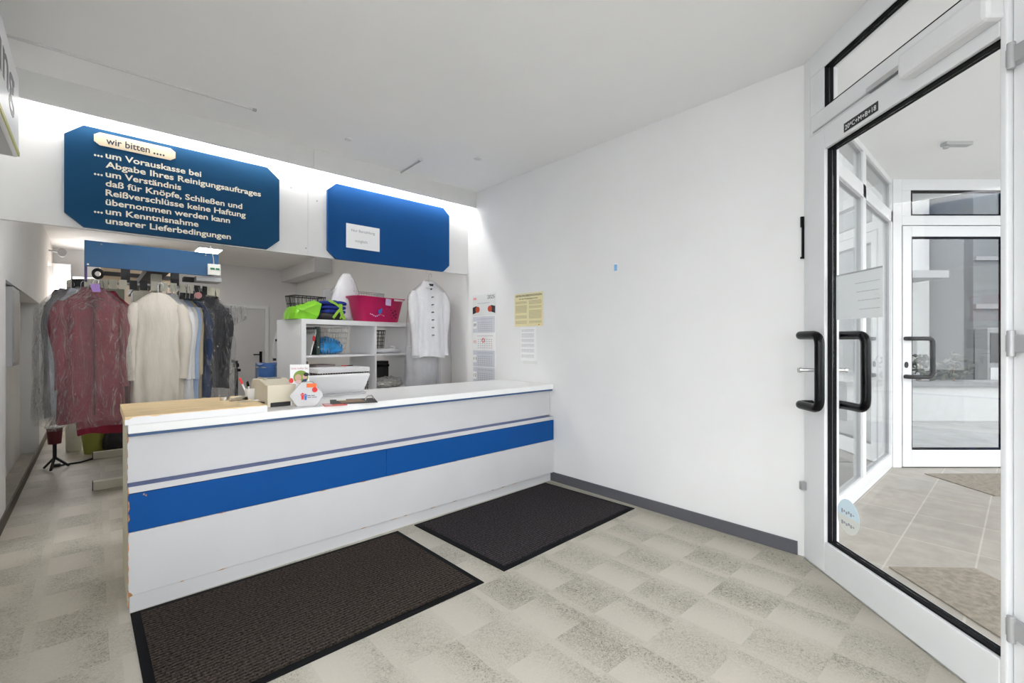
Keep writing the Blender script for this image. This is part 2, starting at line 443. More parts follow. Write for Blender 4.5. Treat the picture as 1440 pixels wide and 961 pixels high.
# bulkhead above the counter: two panels with a seam
struct('wall_upper', MB().box(XL, 1.418, 4.285, 4.33, 2.067, H).box(1.421, 3.19, 4.285, 4.33, 2.067, H).box(XL, 3.19, 4.288, 4.33, 2.07, H), PANEL, 'white panelled bulkhead carrying the blue boards', 'bulkhead')
struct('trim_2', MB().box(XL, 1.418, 4.13, 4.152, 2.80, H).box(1.421, 3.19, 4.13, 4.152, 2.80, H).box(XL, 3.19, 4.133, 4.15, 2.802, H), PANEL, 'white cove board hiding the strip light under the ceiling', 'cove')
struct('baseboard_right', MB().box(3.178, 3.19, .93, 10.3, 0, .082), SKIRTR, 'dark grey skirting along the plain white wall', 'skirting', bev=.002)
struct('baseboard_left', MB().box(XL, XL + .012, -1.6, 10.3, 0, .085), SKIRTL, 'dark brown skirting along the recessed wall', 'skirting', bev=.002)
# left wall window near the back corner
w = thing('window_4', 'bright narrow window in the wall by the back corner', 'window', (XL - .08, 9.55, 1.675), rad(90), kind='structure')
fr = MB()
for a in ((-.4, -.35), (.35, .4)): fr.box(a[0], a[1], -.03, .03, -.775, .775)
fr.box(-.35, .35, -.03, .03, -.775, -.72).box(-.35, .35, -.03, .03, .72, .775)
fr.build('frame', PVC, w)
MB().box(-.35, .35, -.004, .004, -.72, .72).build('pane', GLASS, w)
w = thing('window_5', 'unseen white framed window added in the wall before the box sign', 'window', (XL - .08, .1, 0), rad(90), kind='structure')  # out of view, added so side light reaches the plain right wall
fr = MB()
for a in ((-1.55, -1.49), (-.03, .03), (1.49, 1.55)): fr.box(a[0], a[1], -.03, .03, .3, 2.72)
fr.box(-1.49, 1.49, -.03, .03, .3, .36).box(-1.49, 1.49, -.03, .03, 2.66, 2.72)
fr.build('frame', PVC, w)
MB().box(-1.49, -.03, -.004, .004, .36, 2.66).build('pane', GLASS, w); MB().box(.03, 1.49, -.004, .004, .36, 2.66).build('pane', GLASS, w)
# white boxed column in the back corner
struct('trim_3', MB().box(XL, -.26, 9.98, 10.3, 0, 2.5), WALL, 'white boxed pipe duct in the back corner', 'duct')

# back room door
d = thing('door_3', 'grey white inner door with black lever handle in the back wall', 'door', (2.1, 10.3, 0), kind='structure')
MB().box(-.40, .47, -.02, 0, 0, 1.95).build('leaf', mat('grey white door', (.60, .60, .61), .5), d, bev=.003)
MB().box(-.47, -.40, -.035, 0, 0, 2.02).box(.47, .54, -.035, 0, 0, 2.02).box(-.40, .47, -.035, 0, 1.95, 2.02).build('frame', PVC, d, bev=.004)
hb = MB().box(.37, .42, -.03, -.02, .88, 1.10)
hb.tube([(.395, -.03, 1.04), (.395, -.075, 1.04), (.38, -.085, 1.04), (.25, -.085, 1.04)], .012)
hb.build('handle', BLACKP, d, smooth=True)

# ---- near glass door wall (frame at 226 degrees), front faces local -y
P0 = (3.19, .89); DA = math.atan2(-.7219, -.6927)
d1 = thing('door_1', 'white framed glass entrance door standing in front of the tiled porch', 'door', (P0[0], P0[1], 0), DA, kind='structure')
fr = MB()
fr.box(.005, .064, -.01, .07, 0, H)                       # jamb
fr.box(1.20, 1.34, -.005, .07, 0, H)                      # post
fr.box(.064, 1.20, -.01, .07, 2.50, 2.615)                # transom bar
fr.box(.064, 1.20, -.01, .07, 2.848, H)                   # head
fr.box(.064, .188, -.01, .07, 2.615, 2.848); fr.box(1.168, 1.20, -.01, .07, 2.615, 2.848)
fr.build('frame', PVC, d1, bev=.004)
lf = MB()
lf.box(.068, .214, -.022, .06, .008, 2.494); lf.box(1.172, 1.196, -.022, .06, .008, 2.494)
lf.box(.214, 1.172, -.022, .06, .008, .182); lf.box(.214, 1.172, -.022, .06, 2.374, 2.494)
lf.build('leaf', PVC, d1, bev=.005)
gk = MB()
for (x0, x1, z0, z1) in ((.212, 1.174, .18, 2.376), (.186, 1.17, 2.613, 2.85)):
    t = .011
    gk.box(x0, x0 + t, -.004, .0155, z0, z1).box(x1 - t, x1, -.004, .0155, z0, z1).box(x0 + t, x1 - t, -.004, .0155, z0, z0 + t).box(x0 + t, x1 - t, -.004, .0155, z1 - t, z1)
    gk.box(x0, x0 + t, .0225, .040, z0, z1).box(x1 - t, x1, .0225, .040, z0, z1).box(x0 + t, x1 - t, .0225, .040, z0, z0 + t).box(x0 + t, x1 - t, .0225, .040, z1 - t, z1)
gk.build('gasket', BLACKG, d1)
MB().box(.224, 1.162, .016, .022, .192, 2.364).build('glass', GLASS, d1)
MB().box(.198, 1.158, .016, .022, 2.625, 2.838).build('transom_glass', GLASS, d1)
def arc_path(pts, r=.05, n=6):
    P = [Vector(p) for p in pts]; out = [P[0]]
    for i in range(1, len(P) - 1):
        a = (P[i - 1] - P[i]).normalized(); b = (P[i + 1] - P[i]).normalized()
        rr = min(r, (P[i - 1] - P[i]).length * .49, (P[i + 1] - P[i]).length * .49)
        for k in range(n + 1):
            t = k / n; p0 = P[i] + a * rr; p1 = P[i] + b * rr
            out.append(p0 * (1 - t) ** 2 + P[i] * 2 * t * (1 - t) + p1 * t * t)
    out.append(P[-1]); return out
def pull(parent, sx, y0, side, z0, z1, off=.20, proj=.085, r=.024, m=BLACKP):
    y1 = y0 + side * proj
    p = [(sx, y0, z1), (sx, y1, z1), (sx + off, y1, z1), (sx + off, y1, z0), (sx, y1, z0), (sx, y0, z0)]
    MB().tube(arc_path(p, .055, 7), r, 14).build('handle', m, parent, smooth=True)
pull(d1, .105, -.02, -1, .935, 1.335)
pull(d1, .105, .055, 1, .935, 1.335)
MB().tube([(.13, -.02, 1.135), (.13, -.10, 1.135)], .011, 12).tube([(.13, -.10, 1.135), (.13, -.115, 1.135)], .015, 12).build('lock_knob', STEEL, d1, smooth=True)
MB().tube([(.13, .06, 1.135), (.13, .14, 1.135)], .011, 12).tube([(.13, .14, 1.135), (.13, .155, 1.135)], .015, 12).build('lock_knob', STEEL, d1, smooth=True)
# door closer: body and slide arm
cl = MB(); pr = []
for k in range(7):
    t = PI / 2 * k / 6; pr.append((-.0225 - .06 * math.sin(t) , .0 - .0 + .065 * math.cos(t)))
cl.box(.80, 1.19, -.088, -.0105, 2.425, 2.535)
cl.build('door_closer', mat('closer grey plastic', (.72, .72, .73), .4), d1, bev=.018)
MB().box(.545, .795, -.034, -.0105, 2.505, 2.530).box(.10, .56, -.018, -.0105, 2.512, 2.522).build('closer_arm', STEEL, d1, bev=.002)
for z in (.32, 1.293, 2.273):
    MB().box(1.202, 1.29, -.035, -.004, z - .03, z + .03).tube([(1.222, -.034, z - .045), (1.222, -.034, z + .045)], .012, 10).build('hinge', GREYM, d1, bev=.003)
MB().box(-.006, .004, -.020, -.0, 1.80, 2.05).box(-.009, .007, -.026, -.0, 1.80, 1.812).box(-.008, .005, -.026, -.0, 1.99, 2.055).build('bolt_cover', BLACKP, d1, bev=.002)
MB().box(.004, .034, -.04, -.01, .41, .46).build('strike', GREYM, d1, bev=.004)
MB().box(.02, 1.3, -.02, .09, -.0, .008).build('threshold', STEEL, d1)

# things stuck to the door (their own frame along the door)
def on_door(name, label, cat, dx, dy, z):
    c, s_ = math.cos(DA), math.sin(DA)
    return thing(name, label, cat, (P0[0] + c * dx - s_ * dy, P0[1] + s_ * dx + c * dy, z), DA)
t = on_door('blessing_sticker', 'black chalk lettered strip above the glass of the door', 'sticker', .493, -.0225, 2.415)
MB().box(-.118, .118, -.0012, 0, -.023, .023).build('strip', MATTEB, t)
lettering('lettering', [('20*C+M+B+18', -.108, -.013, .025, .214, 'l')], PAPER, t, y=-.0016, thick=.0006)
t = on_door('paper_notice', 'white sheet stuck across the door glass above the handle', 'notice', .412, .0235, 1.54)
MB().box(-.168, .168, 0, .0012, -.122, .122).build('sheet', THINP, t)
tb = MB().box(-.165, .165, -.001, .0015, .116, .124)
tb.build('tape', GREYP, t)
for k in range(4): bars(MB(), -.02 + .01 * k, .15, .05 - .045 * k, .062 - .045 * k, .008, y=-.0004).build('text_line', PALEINK, t)
t = on_door('round_sticker', 'round pale blue and grey sticker low on the door glass', 'sticker', .35, .0155, .372)
def halfd(r, a0, a1, n=16): return [(r * math.cos(a0 + (a1 - a0) * k / n), r * 1.08 * math.sin(a0 + (a1 - a0) * k / n)) for k in range(n + 1)]
MB().prism(halfd(.085, 0, PI), -.0008, 0).build('upper_half', STICK, t)
MB().prism(halfd(.085, PI, 2 * PI), -.0008, 0).build('lower_half', STICKH, t)
sq = MB(); 
for k in range(6): sq.box(-.05 + k * .017, -.04 + k * .017, -.0016, -.0008, .01 + .008 * (k % 2), .032 - .004 * (k % 3))
for k in range(6): sq.box(-.05 + k * .017, -.038 + k * .017, -.0016, -.0008, -.05 + .006 * (k % 2), -.03 - .003 * (k % 3))
sq.build('print', GREYINK, t)

# remaining room behind the camera: angled shopfront and end wall with windows
def wall_dir(name, p, ang, L, op, label):
    o = thing(name, label, 'window', (p[0], p[1], 0), ang, kind='structure')
    x0, x1, z0, z1 = op
    MB().box(0, L, 0, .12, 0, z0).box(0, L, 0, .12, z1, H).box(0, x0, 0, .12, z0, z1).box(x1, L, 0, .12, z0, z1).build('wall_infill', WALL, o)
    f = .06
    MB().box(x0, x0 + f, .03, .09, z0, z1).box(x1 - f, x1, .03, .09, z0, z1).box(x0 + f, x1 - f, .03, .09, z0, z0 + f).box(x0 + f, x1 - f, .03, .09, z1 - f, z1).build('frame', PVC, o)
    MB().box(x0 + f, x1 - f, .057, .063, z0 + f, z1 - f).build('pane', GLASS, o)
    return o
e1 = (math.cos(DA), math.sin(DA))
wall_dir('window_2', (P0[0] + e1[0] * 1.34, P0[1] + e1[1] * 1.34), DA, 2.06, (.15, 1.95, .25, 2.75), 'white framed shop window next to the glass entrance door')
xe = P0[0] + e1[0] * 3.4; ye = P0[1] + e1[1] * 3.4
wall_dir('window_3', (xe, ye), PI, xe - XL, (.1, xe - XL - .1, .3, 2.75), 'white framed shop window opposite the counter')

# ---- porch beyond the door: tiled floor, side window wall, far door
struct('floor', MB().prismz([(3.222, .898), (3.3, 1.0), (6.15, 1.0), (7.4, -.1), (7.4, -3.2), (.9, -1.75)], -.12, -.001), TILES, 'large grey stone tiles of the porch behind the glass door', 'floor')
w1 = thing('window_1', 'white glazed side partition of the porch with transom panes', 'window', (3.3, .92, 0), kind='structure')
L1 = 2.84; f = MB()
f.box(0, L1, 0, .07, 0, .14); f.box(0, L1, 0, .07, 2.53, 2.645); f.box(0, L1, 0, .07, 2.92, H)
for (a, b) in ((0, .08), (1.55, 1.66), (2.77, 2.84)): f.box(a, b, 0, .07, .14, 2.92)
f.build('frame', PVC, w1, bev=.004)
for (a, b) in ((.08, 1.55), (1.66, 2.77)):
    for (z0, z1) in ((.14, 2.53), (2.645, 2.92)):
        MB().box(a, b, .03, .036, z0, z1).build('pane', GLASS, w1)
        MB().box(a, a + .012, .018, .05, z0, z1).box(b - .012, b, .018, .05, z0, z1).box(a + .012, b - .012, .018, .05, z0, z0 + .012).box(a + .012, b - .012, .018, .05, z1 - .012, z1).build('gasket', GREYM, w1)
FA = math.atan2(-.6704, .742)
d2 = thing('door_2', 'white framed outer door with dark pull handle across the porch', 'door', (6.126, .919, 0), FA, kind='structure')
f = MB()
f.box(0, .09, -.01, .08, 0, H); f.box(1.33, 1.6, -.01, .08, 0, H)
f.box(.09, 1.33, -.01, .08, 2.50, 2.60); f.box(.09, 1.33, -.01, .08, 2.857, H); f.box(.09, .184, -.01, .08, 2.60, 2.857); f.box(1.16, 1.33, -.01, .08, 2.60, 2.857)
f.build('frame', PVC, d2, bev=.004)
lf = MB(); lf.box(.094, .184, -.02, .06, .01, 2.49); lf.box(1.16, 1.325, -.02, .06, .01, 2.49); lf.box(.184, 1.16, -.02, .06, .01, .183); lf.box(.184, 1.16, -.02, .06, 2.38, 2.49)
lf.build('leaf', PVC, d2, bev=.004)
gk = MB()
for (x0, x1, z0, z1) in ((.182, 1.162, .181, 2.382), (.182, 1.162, 2.598, 2.859)):
    t_ = .014
    gk.box(x0, x0 + t_, -.012, .05, z0, z1).box(x1 - t_, x1, -.012, .05, z0, z1).box(x0 + t_, x1 - t_, -.012, .05, z0, z0 + t_).box(x0 + t_, x1 - t_, -.012, .05, z1 - t_, z1)
gk.build('gasket', BLACKG, d2)
MB().box(.19, 1.154, .016, .022, .19, 2.374).build('glass', GLASS, d2)
MB().box(.19, 1.154, .016, .022, 2.607, 2.85).build('transom_glass', GLASS, d2)
pull(d2, .118, -.018, -1, .94, 1.33, off=.22, proj=.07, r=.021, m=MATTEB)
MB().disc(.125, 1.06, .018, .032, -.028, -.018, 16).build('lock', MATTEB, d2)
# rest of porch wall (outside the frame of view)
struct('wall_outer', MB().box(0, 2.4, 0, .1, 0, H), WALL, 'white side wall of the porch beyond the outer door', 'wall', loc=(6.126 + .742 * 1.6, .919 - .6704 * 1.6, 0), rotz=FA - rad(60))
def fmat(name, label, pts):
    o = thing(name, label, 'doormat', (pts[0][0], pts[0][1], 0))
    q = [(a - pts[0][0], b - pts[0][1]) for a, b in pts]
    MB().prismz(q, -.004, .006).build('pile', DOORMAT, o)
    return o
fmat('doormat', 'taupe doormat on the porch tiles just behind the glass door', [(3.395, .525), (3.735, .195), (3.0, -.62), (2.62, -.26)])
fmat('doormat', 'taupe doormat lying before the outer porch door', [(6.05, .66), (5.62, .17), (6.3, -.44), (6.72, .06)])
t = thing('smoke_detector', 'small grey fitting on the porch ceiling', 'detector', (5.39, .387, H))
MB().box(-.11, .11, -.03, .03, -.028, 0).build('body', GREYP, t, rotz=FA)
MB().tube([(-.09, 0, -.03), (-.09, 0, -.05)], .02, 10).build('sensor', GREYM, t, rotz=FA)
struct('ground_street', MB().box(-12, 30, -25, 25, -.2, -.125), PAVE, 'grey street paving outside the porch', 'pavement')

# street beyond the outer door
FX = (.6704, .742); RX = (.742, -.6704)
def st(depth, lat): return (FX[0] * depth + RX[0] * lat, FX[1] * depth + RX[1] * lat, -.125)
b = thing('street_building', 'pale rendered street building seen through the outer door glass', 'building', st(10.5, 9.1), FA)
MB().box(-1.6, .35, 0, 3, 0, 8).build('wall', FAC_L, b)
MB().box(-1.0, -.05, -.9, 0, 2.75, 2.9).build('canopy', FAC_M, b)
f = MB().box(-.95, -.1, -.02, .0, .3, 2.4); f.build('window', mat('dull window glass', (.40, .41, .42), .2), b)
b = thing('street_building', 'dark grey street building behind the planted kerb', 'building', st(9.6, 11.0), FA)
MB().box(-1.45, 3.0, 0, 3, 0, 8).build('wall', FAC_D, b)
MB().box(-1.45, 3.0, -.06, 0, 2.1, 2.2).box(-1.45, 3.0, -.06, 0, 3.1, 3.18).build('band', FAC_M, b)
MB().box(-.9, -.35, -.05, 0, .2, 1.9).build('door', MATTEB, b)
b = thing('vending_machine', 'grey slot machine against the dark street building', 'machine', st(9.3, 9.72), FA)
MB().box(-.18, .22, 0, .26, 0, 1.7).build('casing', FAC_M, b, bev=.01)
MB().box(-.13, .17, -.01, 0, 1.0, 1.6).build('screen', MATTEB, b)
MB().box(-.13, .17, -.01, 0, .35, .9).box(-.10, .14, -.014, 0, .55, .62).build('slot_panel', FAC_L, b)
b = thing('street_building', 'plain grey building face seen through the porch side panes', 'building', (3.9, 2.9, -.125))
MB().box(0, 6.5, 0, 1.5, 0, 7).build('wall', FAC_M, b)
for k in range(3): MB().box(.6 + 2 * k, 1.9 + 2 * k, -.03, 0, 1.0, 2.6).build('window', FAC_D, b)
b = thing('low_wall', 'low pale kerb wall under the street shrubs', 'wall', st(8.3, 8.6), FA)
MB().box(-2.6, 3.6, 0, .4, 0, .62).build('body', FAC_L, b); MB().box(-2.65, 3.65, -.05, .45, .62, .70).build('coping', FAC_M, b)
lab = ['shrub on the kerb wall seen behind the outer door handle', 'shrub on the kerb wall standing between two other shrubs', 'shrub on the kerb wall standing beside the slot machine']
for i, la in enumerate((6.95, 7.5, 8.1)):
    p = st(8.5, la)
    o = thing('shrub', lab[i], 'shrub', (p[0], p[1], .60), 0, 'street shrubs')
    mb = MB()
    for k in range(90):
        a = random.uniform(0, 2 * PI); r_ = random.uniform(0, .26); z = random.uniform(.02, .5) * (1 - r_)
        c = Vector((r_ * math.cos(a), r_ * math.sin(a), z)); q = Matrix.Rotation(random.uniform(0, 6), 3, Vector((random.random(), random.random(), random.random())).normalized())
        l = .075
        mb.add([c + q @ Vector(v) for v in ((-l, 0, 0), (0, -l * .45, .01), (l, 0, 0), (0, l * .45, .01))], [(0, 1, 2, 3)])
    mb.build('leaves', LEAF, o)
    MB().tube([(0, 0, -.022), (.02, .01, .3)], .015, 6).build('stem', BROWN, o)

# =================================================================== COUNTER
CR = rad(1.53)
ct = thing('service_counter', 'long white service counter with blue bands and chipped edges', 'counter', (.124, 2.868, 0), CR)
CL = 3.062
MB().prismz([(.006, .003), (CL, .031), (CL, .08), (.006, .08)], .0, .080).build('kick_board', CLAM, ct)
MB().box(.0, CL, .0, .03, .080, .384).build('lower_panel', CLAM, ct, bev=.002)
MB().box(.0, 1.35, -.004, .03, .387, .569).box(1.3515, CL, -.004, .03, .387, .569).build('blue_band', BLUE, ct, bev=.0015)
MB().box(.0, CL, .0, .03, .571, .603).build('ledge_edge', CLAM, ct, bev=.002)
lp = MB(); xa = CL - .10
lp.add([(0, .0, .603), (CL - .01, .0, .603), (xa, .05, .612), (0, .05, .612), (0, .05, .60), (CL, .05, .60)], [(0, 1, 2, 3)])
lp.box(0, CL, .03, .06, .58, .602)
lp.build('ledge_top', BLUEL, ct)
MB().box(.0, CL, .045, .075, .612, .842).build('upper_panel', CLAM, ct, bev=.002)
MB().box(.003, CL, .012, .05, .842, .857).build('blue_stripe', BLUES, ct)
MB().prismz([(0, 0), (CL, 0), (CL + .02, .77), (.0245, .77)], .857, .90).build('worktop', TOPL, ct, bev=.003)
MB().prismz([(.001, .031), (.02, .031), (.04, .62), (.0195, .62)], .081, .60).prismz([(.002, .0765), (.02, .0765), (.04, .62), (.0195, .62)], .60, .856).prismz([(.002, .082), (.02, .082), (.04, .62), (.0195, .62)], 0, .081).build('end_panel', CREAME, ct)
MB().box(.045, CL, .60, .62, .05, .85).build('rear_panel', CREAME, ct)
# chipped edges: raw board showing at broken laminate
ch = MB()
z = .02
while z < .84:
    h_ = random.uniform(.02, .07); w_ = random.choice((.002, .003, .004, .006, .003))
    y = .0 if z < .6 else .045
    if not (.38 < z < .39):
        ch.add([(-.001, y - .0015 - (.004 if .386 < z < .56 else 0), z), (w_, y - .0015 - (.004 if .386 < z < .56 else 0), z + h_ * .3), (w_ * .6, y - .0015 - (.004 if .386 < z < .56 else 0), z + h_ * .8), (-.001, y - .0015 - (.004 if .386 < z < .56 else 0), z + h_)], [(0, 1, 2, 3)])
    z += h_ + random.uniform(0, .02)
ch.add([(-.001, -.0012, .075), (.018, -.0012, .081), (.012, -.0012, .094), (-.001, -.0012, .105)], [(0, 1, 2, 3)])
x = .2
while x < 2.9:
    L = random.uniform(.02, .09)
    for zz, yy in ((.3865, -.0045), (.0815, -.0008)):
        if random.random() < .55:
            ch.add([(x, yy, zz - .001), (x + L * .4, yy, zz - random.uniform(.002, .005)), (x + L, yy, zz - .001), (x + L * .5, yy, zz + random.uniform(.001, .003))], [(0, 1, 2, 3)])
    x += random.uniform(.08, .3)
for (x, z) in ((.055, .556), (.063, .549)):
    ch.add([(x, -.0046, z), (x + .008, -.0046, z - .002), (x + .006, -.0046, z + .008), (x + .001, -.0046, z + .006)], [(0, 1, 2, 3)])
ch.build('chipped_edge', CHIP, ct)

# lift-up board on the counter end
t = thing('counter_flap', 'worn beech board lying on the counter end beside the garments', 'board', (.112, 2.866, .90), CR)
MB().prismz([(0, .006), (.622, .006), (.64, .62), (.0195, .62)], 0, .040).build('board', BEECH, t, bev=.002)
e = []; 
n = 40
top = [(k * .622 / n, .036 - (random.uniform(0, .005) if random.random() < .3 else 0) - (.010 if k < 2 else 0)) for k in range(n + 1)]
MB().prism([(0, 0.001), (.622, 0.001)] + top[::-1], -.001, .006).build('front_edging', LAM, t)

# ------------------------------------------------ mats
def entrance_mat(label, loc, rz, w_, d_, m):
    o = thing('floor_mat', label, 'mat', loc, rz, 'mats before the counter')
    MB().prismz([(0, 0), (w_, 0), (w_, d_), (0, d_)], 0, .005).build('rubber_border', BLACKG, o)
    b_ = .035
    MB().box(b_, w_ - b_, b_, d_ - b_, .005, .011).build('pile', m, o, bev=.002)
entrance_mat('long brown black ribbed mat reaching the free end of the counter', (.146, 1.93, 0), rad(.9), 1.415, .925, MATP)
entrance_mat('dark ribbed mat running up to the plain wall and skirting', (1.722, 1.972, 0), rad(2.5), 1.40, .92, MATP2)

# =================================================================== SIGNS ON THE BULKHEAD
def octa(x0, x1, z0, z1, cx, cz): return [(x0 + cx, z0), (x1 - cx, z0), (x1, z0 + cz), (x1, z1 - cz), (x1 - cx, z1), (x0 + cx, z1), (x0, z1 - cz), (x0, z0 + cz)]
s1 = thing('sign_board', 'petrol blue board with cream wir bitten lettering on the bulkhead', 'sign', (0, 4.285, 0))
MB().prism(octa(-.142, 1.176, 2.074, 2.758, .094, .084), -.035, 0).build('board', SIGNT, s1, bev=.002)
MB().prism(octa(.004, .456, 2.645, 2.733, .03, .022), -.039, -.035).build('heading_plate', CREAMP, s1)
lettering('heading', [('wir bitten', .067, 2.664, .048, .238, 'l'), ('....', .325, 2.664, .07, .066, 'l')], NAVYT, s1, y=-.0395, thick=.001, bold=.014)
rows = ['um Vorauskasse bei', 'Abgabe Ihres Reinigungsauftrages', 'um Verständnis', 'daß für Knöpfe, Schließen und', 'Reißverschlüsse keine Haftung', 'übernommen werden kann', 'um Kenntnisnahme', 'unserer Lieferbedingungen']
ends = [.618, 1.033, .491, .896, .921, .81, .60, .816]
ls = []
for i, (r_, e_) in enumerate(zip(rows, ends)):
    zb = 2.567 - .0645 * i
    ls.append((r_, .064, zb, .043, e_ - .064, 'l'))
    if i in (0, 2, 6): ls.append(('...', .004, zb, .062, .046, 'l'))
lettering('text_line', ls, CREAM, s1, y=-.0355, thick=.001, bold=.022)
s2 = thing('sign_board', 'empty cobalt blue board with cut corners on the bulkhead', 'sign', (0, 4.285, 0))
MB().prism(octa(1.584, 2.911, 2.062, 2.756, .078, .072), -.035, 0).build('board', SIGNB, s2, bev=.002)
t = thing('cash_sign', 'white paper note stuck on the empty cobalt blue board', 'note', (1.92, 4.2495, 2.293))
MB().box(-.167, .167, -.0015, 0, -.113, .115).build('sheet', PAPER, t)
lettering('text_line', [('Nur Barzahlung', .0, .045, .026, .235, 'c'), ('möglich', -.02, -.052, .028, .12, 'c')], GREYINK, t, y=-.002, thick=.0006)
# seam screws
for (lbl, x, z) in (('small screw on the bulkhead between the boards', 1.28, 2.64), ('small screw near the top of the bulkhead seam', 1.43, 2.70), ('small screw on the bulkhead beside the empty board', 1.50, 2.57), ('small screw low beside the bulkhead seam', 1.405, 2.13)):
    o = MB().disc(0, 0, .007, .007, -.003, 0, 10).build('screw', GREYM, loc=(x, 4.285, z)); tag(o, lbl, 'screw')

# light box sign on the left wall
t = thing('light_box_sign', 'white box sign with grey letters high on the recessed wall', 'sign', (-.318, 3.9, 2.36), rad(90))
MB().box(-2.4, 0, 0, .152, 0, .47).build('box', LBOX, t, bev=.012)
MB().box(-2.39, -.01, -.004, .02, .006, .03).build('yellow_edge', mat('yellow green edging', (.62, .62, .25), .5), t)
MB().box(-2.36, -.04, .02, .13, -.004, .0).build('underside', GREYP, t)
lettering('lettering', [('Reinigung', -.22, .205, .225, 1.85, 'r')], LGREY, t, y=-.0005, thick=.001, bold=.012)

# cove tubes
for (x0, x1, lb) in ((XL + .05, 1.37, 'strip light behind the cove board over the lettered board'), (1.46, 3.15, 'strip light behind the cove board over the empty board')):
    o = thing('strip_light', lb, 'lamp', (x0, 4.22, 2.93), 0, 'cove strip lights')
    MB().box(0, x1 - x0, -.02, .02, .0, .04).build('batten', GREYP, o)
    MB().tube([(.02, 0, -.022), (x1 - x0 - .02, 0, -.022)], .014, 10).build('tube', LED, o, smooth=True)

# ceiling bits
t = thing('ceiling_cable_duct', 'thin white cable duct running along the ceiling', 'duct', (-.35, 3.72, H))
MB().box(0, 1.20, -.009, .009, -.012, 0).build('duct', PANEL, t, bev=.002)
MB().box(1.20, 1.225, -.012, .012, -.014, 0).build('end_cap', GREYP, t)
t = thing('ceiling_bracket', 'short thin white rod fixed to the ceiling by the corner', 'rod', (2.235, 3.72, H))
MB().tube([(0, 0, -.012), (.015, .40, -.012)], .007, 8).build('rod', GREYP, t)
MB().lathe([(.022, 0), (.022, -.008), (.012, -.014)], 14).build('rosette', PANEL, t)
t = thing('ceiling_disc', 'small round white plate on the ceiling by the corner', 'plate', (2.607, 3.35, H))
MB().lathe([(.035, 0), (.035, -.006), (.03, -.010)], 20).build('plate', PANEL, t)
t = thing('ceiling_plug', 'small white ceiling rose near the cove board', 'plate', (1.566, 3.749, H))
MB().lathe([(.03, 0), (.03, -.006), (.02, -.012)], 18).build('plate', PANEL, t)

# =================================================================== RIGHT WALL PAPERS
RW = -PI / 2
t = thing('wall_clip', 'light blue sticky tab on the plain white wall', 'tab', (3.189, 2.257, 1.91), RW)
MB().box(-.014, .014, -.004, 0, -.028, .024).build('tab', mat('blue tab', (.22, .47, .80), .5), t, bev=.002)
MB().box(-.017, .017, -.002, 0, .016, .034).build('label', PAPER, t)
t = thing('terms_sheet', 'yellow printed terms sheet with two text columns on the wall', 'poster', (3.189, 3.286, 1.615), RW)
MB().box(-.2, .2, -.003, 0, -.165, .165).build('sheet', YPAPER, t)
lettering('heading', [('LIEFERUNGSBEDINGUNGEN', 0, .132, .019, .37, 'c'), ('für das Reinigungsgewerbe', 0, .105, .012, .26, 'c')], INK, t, y=-.0034, thick=.0006, bold=.01)
pb = MB()
for (x0, x1, z0, z1) in ((-.185, -.02, .055, .085), (-.185, -.02, -.04, .045), (-.185, -.02, -.095, -.055), (-.185, -.02, -.15, -.108), (.01, .185, .045, .09), (.01, .185, .005, .035), (.01, .185, -.10, -.008), (.01, .185, -.145, -.112)):
    bars(MB(), x0, x1, z0, z1, .0085, y=-.003, fill=.55).build('text_block', OLIVE, t)
MB().box(.14, .155, -.0036, -.003, -.155, -.147).build('stamp', REDINK, t)
t = thing('letter_sheet', 'white printed letter hanging below the yellow terms sheet', 'notice', (3.189, 3.29, 1.275), RW)
MB().box(-.105, .115, -.002, 0, -.165, .165).build('sheet', PAPER, t)
MB().box(-.075, .125, -.0012, 0, -.195, -.165).build('lower_sheet', STICKG, t)
pb = MB()
for (z0, z1) in ((.115, .145), (.06, .105), (.015, .05), (-.04, .0), (-.085, -.05), (-.14, -.105)): bars(MB(), -.095, .085, z0, z1, .0085, y=-.002, fill=.5).build('text_block', PALEINK, t)
# calendar
t = thing('wall_calendar', 'long paper calendar of four month sheets hanging in the wall corner', 'calendar', (3.188, 3.985, 1.82), RW)
MB().box(-.20, .20, -.003, 0, -.985, .0).build('backing', PAPER, t)
MB().box(-.198, .198, -.006, -.003, -.235, -.002).build('header_sheet', mat('header paper', (.74, .76, .76), .7), t)
lettering('year', [('2025', .185, -.055, .040, .12, 'r')], INK, t, y=-.0064, thick=.0005)
hb = MB()
MB().box(-.185, -.13, -.0066, -.006, -.055, -.03).build('logo', mat('pale red logo', (.75, .30, .33), .7), t)
MB().box(-.11, .10, -.0066, -.006, -.10, -.096).build('caption', GREYINK, t)
for sx in (-1, 1):
    MB().prism([(sx * .197, -.14), (sx * .13, -.125), (sx * .10, -.15), (sx * .12, -.195), (sx * .197, -.215)], -.0066, -.006).build('glove_picture', CHAR, t)
    MB().disc(sx * .108, -.165, .038, .034, -.007, -.0062, 16).build('fist_picture', mat('printed orange red', (.50, .07, .03), .7), t)
zt = -.245
